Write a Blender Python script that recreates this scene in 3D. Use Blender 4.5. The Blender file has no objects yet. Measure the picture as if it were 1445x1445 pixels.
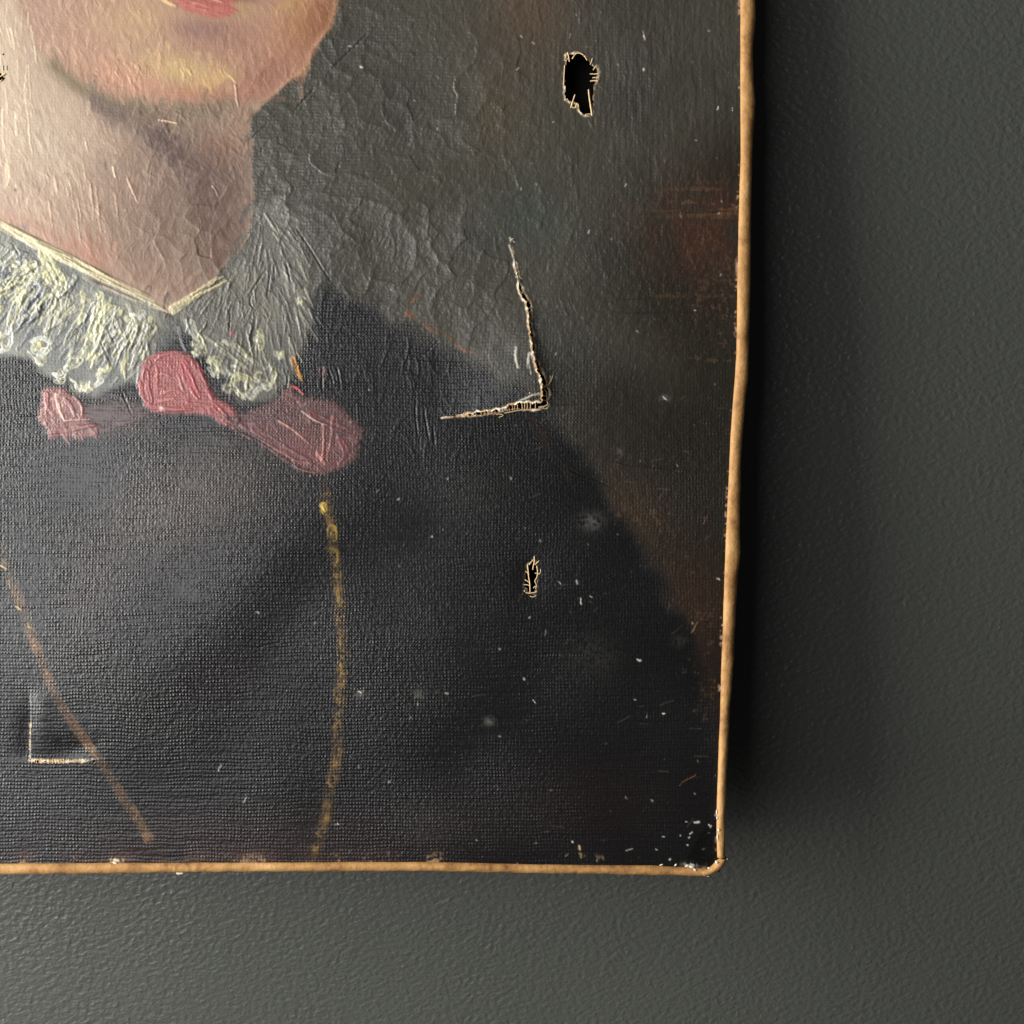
import bpy, math, random
import numpy as np
from mathutils import Matrix, Vector

# ------------------------------------------------------------------ frame of the place
S = 0.0002                      # metres per unit of the layout sheet (0.2 mm)
BX, BY = 237.0, 1235.0          # base of the painting on the layout sheet
TILT = math.radians(5.6)        # the bottom of the picture stands off the wall
CAM_D = 0.36
M_PAINT = Matrix.Translation((0, -0.045, 0)) @ Matrix.Rotation(-TILT, 4, 'X')

def loc(px, py, h=0.0):         # layout unit -> local position on the painting, h in metres towards the room
    return ((px - BX) * S, -h, (BY - py) * S)

scene = bpy.context.scene
# ------------------------------------------------------------------ camera
cam = bpy.data.cameras.new('camera'); cam_o = bpy.data.objects.new('camera', cam)
scene.collection.objects.link(cam_o); scene.camera = cam_o
cam_o.matrix_world = M_PAINT @ Matrix.Translation(((722.5 - BX) * S, -CAM_D, (BY - 722.5) * S)) @ Matrix.Rotation(math.pi / 2, 4, 'X')
cam.sensor_fit = 'HORIZONTAL'
cam.angle = 2 * math.atan(722.5 * S / CAM_D)
cam.clip_start = 0.01; cam.clip_end = 50

# ------------------------------------------------------------------ light: a tall window on the left, dim room
w = bpy.data.worlds.new('World'); scene.world = w; w.use_nodes = True
bg = w.node_tree.nodes['Background']
bg.inputs['Color'].default_value = (0.55, 0.56, 0.58, 1); bg.inputs['Strength'].default_value = 0.045

def area(name, pos, target, sx, sy, power, color):
    l = bpy.data.lights.new(name, 'AREA'); l.shape = 'RECTANGLE'; l.size = sx; l.size_y = sy
    l.energy = power; l.color = color
    o = bpy.data.objects.new(name, l); scene.collection.objects.link(o)
    o.location = pos
    d = Vector(target) - Vector(pos)
    o.rotation_euler = d.to_track_quat('-Z', 'Y').to_euler()
    return o
CX, CZ = (722.5 - BX) * S, (BY - 722.5) * S
area('window_light', (CX - 0.64, -0.32, CZ + 0.09), (CX, 0, CZ), 0.46, 0.72, 11.0, (1.0, 0.985, 0.94))
area('second_window_light', (CX - 0.66, -1.02, CZ + 0.12), (CX, 0, CZ), 0.80, 0.6, 5.4, (0.97, 0.985, 1.0))

scene.view_settings.view_transform = 'Standard'
scene.view_settings.look = 'None'
scene.view_settings.exposure = 0.0
scene.view_settings.gamma = 1.0
scene.view_settings.use_curve_mapping = False
scene.render.film_transparent = False

# ------------------------------------------------------------------ node helpers
def new_mat(name):
    m = bpy.data.materials.new(name); m.use_nodes = True
    nt = m.node_tree
    return m, nt, nt.nodes['Principled BSDF']
class NT:
    def __init__(s, nt): s.nt = nt
    def n(s, kind, **kw):
        nd = s.nt.nodes.new(kind)
        for k, v in kw.items(): setattr(nd, k, v)
        return nd
    def link(s, a, b): s.nt.links.new(a, b)
    def math(s, op, a, b=None, c=None):
        nd = s.n('ShaderNodeMath', operation=op)
        for i, v in enumerate((a, b, c)):
            if v is None: continue
            if isinstance(v, (int, float)): nd.inputs[i].default_value = v
            else: s.link(v, nd.inputs[i])
        return nd.outputs[0]
    def noise(s, vec, scale, detail=2, rough=0.5, dist=0.0):
        nd = s.n('ShaderNodeTexNoise')
        nd.inputs['Scale'].default_value = scale; nd.inputs['Detail'].default_value = detail
        nd.inputs['Roughness'].default_value = rough; nd.inputs['Distortion'].default_value = dist
        if vec is not None: s.link(vec, nd.inputs['Vector'])
        return nd.outputs['Fac']

def srgb(r, g, b):
    c = np.array([r, g, b], dtype=np.float64) / 255.0
    return np.where(c <= 0.04045, c / 12.92, ((c + 0.055) / 1.055) ** 2.4)

# ------------------------------------------------------------------ materials
def wall_material():
    m, nt, p = new_mat('wall_paint'); t = NT(nt)
    tc = t.n('ShaderNodeTexCoord')
    mp = t.n('ShaderNodeMapping'); t.link(tc.outputs['Object'], mp.inputs['Vector'])
    mp.inputs['Rotation'].default_value = (0, math.radians(38), 0)
    mp.inputs['Scale'].default_value = (0.85, 1, 1.15)
    n1 = t.noise(mp.outputs[0], 600, 1.5, 0.5, 0.1)
    n2 = t.noise(mp.outputs[0], 330, 1.0, 0.4, 0.2)
    r = t.math('SUBTRACT', 1.0, t.math('ABSOLUTE', t.math('MULTIPLY_ADD', n2, 5.0, -2.5)))   # soft short ridges of a roller finish
    r = t.math('SMOOTH_MAX', r, 0.0, 0.4)
    n3 = t.noise(tc.outputs['Object'], 40, 2, 0.5)
    n4 = t.noise(tc.outputs['Object'], 1400, 2, 0.5)
    h = t.math('ADD', t.math('MULTIPLY', r, t.math('MULTIPLY_ADD', n3, 1.4, -0.25)), t.math('MULTIPLY_ADD', n1, 2.2, t.math('MULTIPLY', n4, 0.16)))
    b = t.n('ShaderNodeBump'); b.inputs['Strength'].default_value = 0.5; b.inputs['Distance'].default_value = 0.00034
    t.link(h, b.inputs['Height']); t.link(b.outputs[0], p.inputs['Normal'])
    ramp = t.n('ShaderNodeMix', data_type='RGBA')
    ramp.inputs['A'].default_value = (0.080, 0.084, 0.073, 1); ramp.inputs['B'].default_value = (0.093, 0.097, 0.085, 1)
    t.link(t.noise(tc.outputs['Object'], 14, 4, 0.6), ramp.inputs['Factor'])
    t.link(ramp.outputs['Result'], p.inputs['Base Color'])
    p.inputs['Roughness'].default_value = 0.40
    p.inputs['Specular IOR Level'].default_value = 0.6
    return m

def paint_material():
    m, nt, p = new_mat('oil_paint_on_canvas'); t = NT(nt)
    col = t.n('ShaderNodeAttribute', attribute_name='paint')
    aux = t.n('ShaderNodeAttribute', attribute_name='aux')
    sep = t.n('ShaderNodeSeparateColor'); t.link(aux.outputs['Color'], sep.inputs[0])
    t.link(col.outputs['Color'], p.inputs['Base Color'])
    tc = t.n('ShaderNodeTexCoord')
    rg = t.noise(tc.outputs['Object'], 900, 3, 0.6)
    t.link(t.math('ADD', sep.outputs[0], t.math('MULTIPLY_ADD', rg, 0.22, -0.11)), p.inputs['Roughness'])
    p.inputs['Specular IOR Level'].default_value = 0.55
    # plain weave
    sx = t.n('ShaderNodeSeparateXYZ'); t.link(tc.outputs['Object'], sx.inputs[0])
    wn = t.n('ShaderNodeTexNoise'); wn.inputs['Scale'].default_value = 60; wn.inputs['Detail'].default_value = 3
    t.link(tc.outputs['Object'], wn.inputs['Vector'])
    sw = t.n('ShaderNodeSeparateColor'); t.link(wn.outputs['Color'], sw.inputs[0])
    u = t.math('ADD', t.math('MULTIPLY', sx.outputs[0], 1 / (4.5 * S)), t.math('MULTIPLY', sw.outputs[0], 3.2))
    v = t.math('ADD', t.math('MULTIPLY', sx.outputs[2], 1 / (5.0 * S)), t.math('MULTIPLY', sw.outputs[1], 2.2))
    TW = 2 * math.pi
    cu = t.math('COSINE', t.math('MULTIPLY', u, TW)); cv = t.math('COSINE', t.math('MULTIPLY', v, TW))
    # thread thickness varies from thread to thread
    tv = t.n('ShaderNodeTexNoise'); tv.noise_dimensions = '2D'; tv.inputs['Scale'].default_value = 1.0
    cmb = t.n('ShaderNodeCombineXYZ'); t.link(t.math('MULTIPLY', sx.outputs[0], 90.0), cmb.inputs[0]); t.link(t.math('MULTIPLY', v, 0.9), cmb.inputs[1])
    t.link(cmb.outputs[0], tv.inputs['Vector'])
    thick = t.math('MULTIPLY_ADD', tv.outputs['Fac'], 2.6, -0.5)
    ck = t.math('MULTIPLY', t.math('SINE', t.math('MULTIPLY', u, math.pi)), t.math('SINE', t.math('MULTIPLY', v, math.pi)))
    dots = t.math('MULTIPLY', t.math('MULTIPLY_ADD', cu, 0.5, 0.5), t.math('MULTIPLY_ADD', cv, 0.5, 0.5))
    wv = t.math('ADD', t.math('MULTIPLY', t.math('MULTIPLY', dots, thick), 1.15), t.math('MULTIPLY', t.math('MULTIPLY', cv, thick), 0.32))
    wv = t.math('ADD', wv, t.math('MULTIPLY', ck, 0.16))
    brk = t.noise(tc.outputs['Object'], 820, 3, 0.6)
    wv = t.math('MULTIPLY', wv, t.math('MULTIPLY_ADD', t.noise(tc.outputs['Object'], 330, 2, 0.5), 2.6, -0.4))
    wv = t.math('ADD', wv, t.math('MULTIPLY_ADD', brk, 3.1, -1.55))
    hgt = t.math('MULTIPLY', wv, sep.outputs[1])
    grain = t.noise(tc.outputs['Object'], 1500, 2, 0.5)
    hgt = t.math('ADD', hgt, t.math('MULTIPLY', grain, sep.outputs[2]))
    b = t.n('ShaderNodeBump'); b.inputs['Strength'].default_value = 1.0; b.inputs['Distance'].default_value = 0.000075
    t.link(hgt, b.inputs['Height']); t.link(b.outputs[0], p.inputs['Normal'])
    return m

def tape_material():
    m, nt, p = new_mat('aged_paper_tape'); t = NT(nt)
    tc = t.n('ShaderNodeTexCoord')
    n1 = t.noise(tc.outputs['Object'], 55, 4, 0.6); n2 = t.noise(tc.outputs['Object'], 420, 3, 0.6)
    f = t.math('ADD', t.math('MULTIPLY', n1, 0.75), t.math('MULTIPLY', n2, 0.3))
    r = t.n('ShaderNodeValToRGB'); t.link(f, r.inputs[0])
    e = r.color_ramp.elements
    e[0].position = 0.36; e[0].color = (*srgb(120, 80, 44), 1)
    e[1].position = 0.72; e[1].color = (*srgb(208, 164, 108), 1)
    k = r.color_ramp.elements.new(0.52); k.color = (*srgb(186, 139, 85), 1)
    t.link(r.outputs[0], p.inputs['Base Color'])
    p.inputs['Roughness'].default_value = 0.55; p.inputs['Specular IOR Level'].default_value = 0.3
    b = t.n('ShaderNodeBump'); b.inputs['Strength'].default_value = 0.9; b.inputs['Distance'].default_value = 0.0002
    t.link(t.math('ADD', t.noise(tc.outputs['Object'], 800, 4, 0.6), t.math('MULTIPLY', t.noise(tc.outputs['Object'], 190, 3, 0.5), 2.2)), b.inputs['Height']); t.link(b.outputs[0], p.inputs['Normal'])
    return m

def flat_material(name, rgb, rough=0.8, grain=0.25, scale=300):
    m, nt, p = new_mat(name); t = NT(nt)
    tc = t.n('ShaderNodeTexCoord')
    mx = t.n('ShaderNodeMix', data_type='RGBA')
    c = srgb(*rgb)
    mx.inputs['A'].default_value = (*(c * (1 - grain)), 1); mx.inputs['B'].default_value = (*(c * (1 + grain)), 1)
    t.link(t.noise(tc.outputs['Object'], scale, 3, 0.6), mx.inputs['Factor'])
    t.link(mx.outputs['Result'], p.inputs['Base Color'])
    p.inputs['Roughness'].default_value = rough
    return m

M_WALL = wall_material(); M_OIL = paint_material(); M_TAPE = tape_material()
M_THREAD = flat_material('raw_linen_thread', (232, 200, 152), 0.85, 0.2, 900)
M_WOOD = flat_material('old_pine_stretcher', (120, 86, 52), 0.7, 0.3, 80)
M_BLACKOUT = flat_material('blackout_board_black', (20, 18, 16), 0.95, 0.3, 60)  # near-black colour stands in for the dark cavity behind the holes
M_CHIP = flat_material('chipped_gesso', (240, 232, 214), 0.9, 0.08, 900)

# ------------------------------------------------------------------ object helpers
COL = scene.collection
def link_mesh(name, verts, faces, mat, parent=None, smooth=True):
    me = bpy.data.meshes.new(name); me.from_pydata([tuple(v) for v in verts], [], faces); me.update()
    me.materials.append(mat)
    if smooth: me.polygons.foreach_set('use_smooth', [True] * len(me.polygons))
    o = bpy.data.objects.new(name, me); COL.objects.link(o)
    if parent: o.parent = parent
    return o

# ------------------------------------------------------------------ wall
wx0, wx1, wz0, wz1 = -1.3, 1.5, -1.2, 1.3
wall = link_mesh('wall', [(wx0, 0, wz0), (wx1, 0, wz0), (wx1, 0, wz1), (wx0, 0, wz1)], [(0, 1, 2, 3)], M_WALL, None, False)
wall['kind'] = 'structure'; wall['label'] = 'dark grey-green painted wall with fine roller texture behind the painting'

# ------------------------------------------------------------------ painting root
paint_root = bpy.data.objects.new('oil_painting', None); COL.objects.link(paint_root)
paint_root.matrix_world = M_PAINT; paint_root.empty_display_size = 0.05
paint_root['label'] = 'damaged unframed oil portrait on torn canvas with tan taped edges'
paint_root['category'] = 'painting'

# outline of the front on the layout sheet: inner and outer edges of the tan tape
R_IN = np.array([(-450, 1048), (-100, 1046), (0, 1044.6), (110, 1044.6), (220, 1045), (300, 1042.5), (400, 1040.5), (500, 1039), (540, 1036.5), (580, 1033),
                 (620, 1030.6), (700, 1027), (790, 1023), (850, 1021), (950, 1017.5), (1010, 1016), (1050, 1014.3), (1090, 1013), (1130, 1011.6), (1170, 1011), (1205, 1012), (1240, 1012)], float)
R_OUT = np.array([(-450, 1070), (-100, 1068), (-20, 1067), (0, 1066.5), (25, 1067.5), (60, 1063.5), (110, 1064), (140, 1067), (165, 1066), (200, 1063), (300, 1060.8), (400, 1060),
                  (445, 1058.8), (530, 1056.8), (560, 1053.2), (640, 1047), (740, 1045), (780, 1046), (820, 1041.5), (900, 1037.6), (930, 1036.6),
                  (1000, 1031), (1050, 1028.8), (1080, 1027), (1150, 1024.2), (1205, 1024.2), (1240, 1024)], float)
B_IN = np.array([(-560, 1221), (0, 1218.5), (100, 1218), (160, 1217.5), (400, 1217), (500, 1216.3), (600, 1216.3), (680, 1217.7), (750, 1219.5), (820, 1220.4), (920, 1221.2), (970, 1223.5), (995, 1225.5), (1030, 1226)], float)
B_OUT = np.array([(-560, 1238), (0, 1235), (100, 1234), (250, 1232), (350, 1231), (600, 1230), (750, 1233), (850, 1234.3), (920, 1235.7), (997, 1237), (1030, 1237)], float)
def itp(tab, v): return np.interp(v, tab[:, 0], tab[:, 1])
LX_IN, LX_OUT, TY_IN, TY_OUT = -545.0, -563.0, -435.0, -453.0

# ------------------------------------------------------------------ the picture: colours, relief and gloss laid down stroke by stroke
rng = np.random.default_rng(7); rnd = random.Random(11)
STEP = 1.2
xs = np.concatenate([np.arange(-554, -24, 8.0), np.arange(-24, 1046.01, STEP)])
ys = np.concatenate([np.arange(-444, -24, 8.0), np.arange(-24, 1226.01, STEP)])
X0, Y0 = np.meshgrid(xs, ys)
rm = (itp(R_IN, Y0) + itp(R_OUT, Y0)) / 2 - 2
X = np.where(X0 > 880, 880 + (X0 - 880) * (rm - 880) / (xs[-1] - 880), X0)
bm = (itp(B_IN, X) + itp(B_OUT, X)) / 2 - 1
Y = np.where(Y0 > 1150, 1150 + (Y0 - 1150) * (bm - 1150) / (ys[-1] - 1150), Y0)
HH, WW = X.shape
C = np.zeros((HH, WW, 3)); Hm = np.zeros((HH, WW))           # albedo, relief in mm
Ro = np.full((HH, WW), 0.42); Wv = np.full((HH, WW), 1.0); Gr = np.full((HH, WW), 0.35)

TN = 1024
_ky = np.fft.fftfreq(TN)[:, None]; _kx = np.fft.rfftfreq(TN)[None, :]
def tile(seed, sx, sy, th=0.0):
    g = np.random.default_rng(seed).standard_normal((TN, TN))
    c, s = math.cos(th), math.sin(th)
    ku = _kx * c + _ky * s; kv = -_kx * s + _ky * c
    f = np.exp(-2 * math.pi ** 2 * ((ku * sx / STEP) ** 2 + (kv * sy / STEP) ** 2))
    r = np.fft.irfft2(np.fft.rfft2(g) * f, (TN, TN))
    r -= r.mean()
    return (r / r.std()).astype(np.float32)
IXg = np.round(X / STEP).astype(int) % TN; IYg = np.round(Y / STEP).astype(int) % TN
def fld(t): return t[IYg, IXg].astype(np.float64)
T_LOW, T_LOW2 = tile(1, 38, 38), tile(2, 38, 38)
T_MID, T_MID2 = tile(3, 11, 11), tile(4, 11, 11)
T_FINE = tile(5, 1.5, 1.5)
T_BR = tile(6, 1.3, 1.3)
low, low2, mid, mid2, fine = fld(T_LOW), fld(T_LOW2), fld(T_MID), fld(T_MID2), fld(T_FINE)

def sst(a, b, v):
    t = np.clip((v - a) / (b - a), 0, 1); return t * t * (3 - 2 * t)
def gau(cx, cy, rx, ry, rot=0.0):
    c, s = math.cos(math.radians(rot)), math.sin(math.radians(rot))
    dx, dy = X - cx, Y - cy
    return np.exp(-(((dx * c + dy * s) / rx) ** 2 + ((-dx * s + dy * c) / ry) ** 2))
def win(x0, y0, x1, y1, pad=4):
    pr = 34 if x1 > 860 else pad; pb = 16 if y1 > 1140 else pad
    i0 = max(0, np.searchsorted(xs, x0 - pad) - 1); i1 = min(WW, np.searchsorted(xs, x1 + pr) + 1)
    j0 = max(0, np.searchsorted(ys, y0 - pad) - 1); j1 = min(HH, np.searchsorted(ys, y1 + pb) + 1)
    return (slice(j0, j1), slice(i0, i1))
def sdf(poly, x, y):
    p = np.asarray(poly, float); q = np.roll(p, -1, axis=0)
    d = np.full(x.shape, 1e18); ins = np.zeros(x.shape, bool)
    for a, b in zip(p, q):
        ex, ey = b - a
        t = np.clip(((x - a[0]) * ex + (y - a[1]) * ey) / (ex * ex + ey * ey + 1e-9), 0, 1)
        d = np.minimum(d, (x - a[0] - t * ex) ** 2 + (y - a[1] - t * ey) ** 2)
        cnd = ((a[1] > y) != (b[1] > y))
        with np.errstate(divide='ignore', invalid='ignore'):
            xi = (b[0] - a[0]) * (y - a[1]) / (b[1] - a[1] + 1e-12) + a[0]
        ins ^= cnd & (x < xi)
    return np.sqrt(d) * np.where(ins, -1, 1)
def poly_mask(poly, feather=4, wob=3.0, wobf=1.0):
    p = np.asarray(poly, float)
    w_ = win(p[:, 0].min() - feather - 12, p[:, 1].min() - feather - 12, p[:, 0].max() + feather + 12, p[:, 1].max() + feather + 12)
    d = sdf(poly, X[w_] + mid[w_] * wob + fine[w_] * wobf, Y[w_] + mid2[w_] * wob)
    m = np.zeros((HH, WW)); m[w_] = sst(feather, -feather, d)
    return m
def mixc(m, rgb, op=1.0):
    global C
    c = srgb(*rgb) if not isinstance(rgb, np.ndarray) else rgb
    a = (np.clip(m, 0, 1) * op)[..., None]
    C = C * (1 - a) + c * a
mval = lambda m: (lambda x, y: m[min(HH - 1, max(0, np.searchsorted(ys, y))), min(WW - 1, max(0, np.searchsorted(xs, x)))] > 0.7)
def smooth_pts(pts, it=2):
    p = np.asarray(pts, float)
    for _ in range(it):
        if len(p) < 3: break
        a, b = p[:-1], p[1:]
        q = np.empty((2 * len(a), 2)); q[0::2] = 0.75 * a + 0.25 * b; q[1::2] = 0.25 * a + 0.75 * b
        p = np.vstack([p[:1], q, p[-1:]])
    return p
def along(pts, x, y):
    bd = np.full(x.shape, 1e18); bs = np.zeros(x.shape); bu = np.zeros(x.shape); acc = 0.0
    for a, b in zip(pts[:-1], pts[1:]):
        e = b - a; L = math.hypot(*e)
        if L < 1e-6: continue
        t = np.clip(((x - a[0]) * e[0] + (y - a[1]) * e[1]) / (L * L), 0, 1)
        dx, dy = x - a[0] - t * e[0], y - a[1] - t * e[1]
        d = dx * dx + dy * dy
        k = d < bd
        bd[k] = d[k]; bs[k] = (acc + t * L)[k]; bu[k] = ((e[0] * dy - e[1] * dx) / L)[k]
        acc += L
    d = np.sqrt(bd); return d, bs, np.where(bu < 0, -d, d), acc
def stroke(pts, wd, rgb, op=0.9, h=0.06, dry=0.35, ridge=0.6, smooth=2, taper=True, wv=0.7, gloss=None):
    p = smooth_pts(pts, smooth)
    w_ = win(p[:, 0].min() - wd, p[:, 1].min() - wd, p[:, 0].max() + wd, p[:, 1].max() + wd)
    x, y = X[w_] + fine[w_] * 0.35, Y[w_] + fine[w_] * 0.2
    if x.size == 0: return
    d, s, u, L = along(p, x, y)
    o1, o2 = rnd.randrange(TN), rnd.randrange(TN)
    br = T_BR[(np.round(u * 1.3).astype(int) + o1) % TN, (np.round(s * 0.16).astype(int) + o2) % TN]
    pr = s / max(L, 1e-6)
    hw = wd / 2 * (1 - 0.45 * pr ** 2 if taper else 1.0)
    m = sst(hw + 0.6, hw - 1.1, d)
    a = m * np.clip((br * 0.8 + 1.5 - dry * (1.0 + 1.4 * pr)) * 1.2, 0, 1)
    c = srgb(*rgb) if not isinstance(rgb, np.ndarray) else rgb
    cc = c[None, None, :] * (1 + 0.10 * br[..., None])
    k = (a * op)[..., None]
    C[w_] = C[w_] * (1 - k) + np.clip(cc, 0, 1) * k
    Hm[w_] += a * h * (0.55 + 0.30 * br) + h * 0.55 * ridge * np.exp(-((d - hw + 0.6) / 1.5) ** 2) * np.clip(a * 2, 0, 1)
    Wv[w_] *= 1 - wv * a
    if gloss is not None: Ro[w_] = Ro[w_] * (1 - a) + gloss * a
def groove(pts, wd, depth, rgb=None, op=0.8, lip=0.4, smooth=1):
    p = smooth_pts(pts, smooth)
    w_ = win(p[:, 0].min() - wd * 3, p[:, 1].min() - wd * 3, p[:, 0].max() + wd * 3, p[:, 1].max() + wd * 3)
    d, s, u, L = along(p, X[w_] + mid[w_] * 0.8, Y[w_] + mid2[w_] * 0.8)
    e = np.clip(s / 6, 0, 1) * np.clip((L - s) / 6, 0, 1)
    e = e * np.clip(0.55 + 0.55 * mid[w_] + 0.3 * fine[w_], 0, 1)
    m = np.exp(-(d / (wd * 0.5)) ** 2) * e
    Hm[w_] += -depth * m + depth * 0.6 * lip * np.exp(-((d - wd) / (wd * 0.5)) ** 2) * e
    if rgb is not None:
        k = (m * op)[..., None]; C[w_] = C[w_] * (1 - k) + srgb(*rgb) * k

# ---- ground of the picture: dark warm grey background
C[:] = srgb(72, 69, 61)
mixc(sst(-1.2, 1.6, low), (64, 63, 57), 0.6)
mixc(gau(750, 20, 60, 70), (92, 74, 62), 0.7)
mixc(gau(700, 160, 40, 60), (84, 74, 58), 0.5)
mixc(gau(740, 310, 60, 50), (66, 74, 68), 0.6)
mixc(sst(0.2, 1.5, mid + low * 0.6) * sst(500, 640, X) * sst(560, 450, Y), (84, 80, 74), 0.35)
mixc(sst(780, 980, X + low * 30) * sst(-100, 500, Y + low2 * 60), (40, 36, 29), 0.95)
mixc(sst(500, 760, Y + low * 40) * sst(720, 900, X), (29, 26, 20), 0.95)
mixc(gau(990, 330, 80, 70) * (0.7 + 0.3 * mid), (66, 44, 34), 0.9)
mixc(gau(1005, 285, 75, 24) * sst(0.1, 1.6, fld(tile(31, 22, 1.7)) + 0.5 * fine), (112, 80, 56), 0.65)
mixc(gau(1000, 420, 60, 40), (48, 37, 31), 0.6)
mixc(gau(900, 430, 100, 45), (38, 37, 29), 0.5)
mixc(gau(890, 720, 55, 70), (60, 42, 22), 0.8)
mixc(gau(1000, 700, 60, 120), (34, 29, 19), 0.6)
mixc(gau(975, 860, 55, 90), (54, 35, 21), 0.75)
mixc(gau(850, 640, 60, 30), (42, 29, 21), 0.5)
mixc(gau(1000, 1000, 60, 130), (32, 21, 15), 0.8)
mixc(sst(960, 1120, Y + low * 25) * sst(560, 760, X), (21, 18, 15), 0.9)
mixc(gau(930, 620, 60, 40), (36, 34, 33), 0.5)
mixc(gau(880, 545, 40, 30), (34, 31, 34), 0.5)

mixc(gau(850, 585, 110, 75), (34, 29, 22), 0.85)
mixc(gau(960, 640, 90, 90), (32, 28, 22), 0.8)
# ---- dark coat
coat = [(-600, 560), (-300, 470), (-120, 420), (0, 440), (120, 470), (245, 470), (330, 470), (420, 430), (470, 405), (520, 432), (575, 458), (630, 490), (690, 522), (745, 572),
        (785, 606), (822, 642), (852, 688), (878, 732), (904, 778), (932, 826), (958, 876), (980, 934), (996, 1010), (1000, 1110), (1010, 1260), (-600, 1260)]
mc = poly_mask(coat, 16, 5.0)
mixc(mc, (28, 27, 28))
mixc(mc * sst(-0.6, 1.6, low + 0.4 * mid), (36, 35, 36), 0.6)
mixc(mc * gau(265, 700, 130, 70, -25), (74, 66, 63), 0.8)
mixc(mc * gau(120, 640, 170, 60, 0), (56, 55, 57), 0.55)
mixc(mc * gau(190, 850, 120, 70, -30), (44, 41, 42), 0.6)  # with the line above: sheen above the crease put mildly into the colour
mixc(mc * gau(300, 980, 70, 50), (48, 34, 36), 0.45)
mixc(mc * gau(130, 830, 30, 60, 20), (66, 50, 50), 0.3)
mixc(mc * sst(520, 760, X + low * 30) * sst(500, 640, Y), (16, 15.5, 15.5), 0.92)
mixc(mc * sst(900, 1010, Y + low * 22) * sst(60, 180, X), (21, 20, 20), 0.8)  # shade below the crease put into the coat colour
mixc(mc * gau(560, 470, 90, 55), (36, 36, 38), 0.7)
mixc(mc * gau(330, 1180, 260, 40), (44, 34, 33), 0.6)
mixc(mc * gau(820, 1130, 120, 50), (30, 20, 20), 0.6)
mixc(mc * gau(650, 1160, 90, 40), (34, 28, 28), 0.6)
stroke([(575, 442), (600, 458), (640, 482), (690, 516)], 9, (112, 66, 38), 0.65, 0.02, 0.75, 0.2)
stroke([(745, 590), (790, 645), (820, 700)], 14, (44, 30, 21), 0.5, 0.01, 0.8, 0.1)
edge_soft = np.exp(-((X - itp(np.array([(430, 470), (522, 690), (700, 842), (860, 925), (1010, 990)], float)[:, ::-1][:, ::-1], Y)) / 30) ** 2) * sst(430, 460, Y)

# ---- skin: face, neck
skin = [(-140, -460), (480, -460), (520, -220), (505, -90), (478, -10), (458, 45), (425, 96), (380, 138), (354, 168), (354, 230), (356, 300), (345, 345), (318, 372), (280, 410), (246, 440),
        (180, 412), (120, 384), (60, 354), (0, 322), (-60, 290), (-110, 240), (-120, 100)]
ms = poly_mask(skin, 4.0, 1.3, 0.6)
mixc(ms, (188, 156, 130))
mixc(ms * gau(60, 210, 90, 120), (206, 180, 155), 0.9)
mixc(ms * gau(5, 130, 26, 170), (216, 190, 160), 0.95)
mixc(ms * gau(30, 290, 90, 40, 25), (200, 168, 144), 0.7)
mixc(ms * gau(120, 320, 80, 50, 30), (190, 156, 130), 0.8)
mixc(ms * gau(205, 320, 85, 85), (148, 116, 95), 0.9)
mixc(ms * gau(300, 310, 85, 120), (112, 84, 70), 0.95)
mixc(ms * gau(285, 240, 85, 60, 30), (106, 80, 71), 0.9)
mixc(ms * gau(320, 205, 38, 26), (150, 104, 80), 0.6)
mixc(ms * gau(190, 250, 60, 50), (156, 124, 106), 0.7)
mixc(ms * gau(320, 365, 44, 36, 40), (112, 76, 63), 0.8)
mixc(ms * gau(125, 358, 40, 18, 25), (190, 118, 92), 0.7)
mixc(ms * gau(40, 320, 60, 14, 28), (206, 140, 118), 0.5)
mixc(ms * gau(262, 330, 16, 40), (154, 128, 100), 0.5)
mixc(ms * gau(225, 395, 60, 24, 25), (150, 108, 88), 0.6)
# jaw and chin planes
cheek = [(30, -460), (480, -460), (520, -220), (505, -90), (478, -10), (458, 45), (425, 96), (380, 138), (340, 150), (290, 152), (230, 150), (160, 138), (105, 112), (70, 84), (35, 30), (22, -40)]
mk = poly_mask(cheek, 9, 2.5)
mixc(mk, (190, 146, 118))
mixc(mk * gau(60, 20, 60, 60), (184, 144, 124), 0.85)
mixc(mk * gau(110, 60, 50, 50), (194, 148, 120), 0.8)
mixc(mk * gau(200, 30, 60, 30), (208, 166, 120), 0.8)
mixc(mk * gau(330, 60, 60, 40), (182, 128, 102), 0.9)
mixc(mk * gau(430, 40, 46, 70, 25), (184, 122, 76), 0.95)
mixc(mk * gau(460, 20, 20, 60, 25), (160, 98, 58), 0.8)
mixc(mk * gau(370, 115, 60, 26, -35), (172, 112, 90), 0.9)
mixc(mk * gau(180, 112, 60, 22, 14), (214, 150, 118), 0.8)
mixc(mk * gau(280, 132, 56, 14, 4), (198, 128, 96), 0.85)
mixc(mk * gau(252, 98, 58, 19, 10), (216, 180, 114), 0.9)
mixc(mk * gau(300, 112, 26, 12, -20), (226, 178, 104), 0.7)
mixc(mk * gau(285, 42, 46, 15, 6), (156, 112, 104), 0.85)
mixc(mk * gau(345, 12, 16, 12), (190, 150, 92), 0.7)
mixc(mk * gau(410, 8, 20, 14, -30), (206, 156, 92), 0.7)
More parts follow.
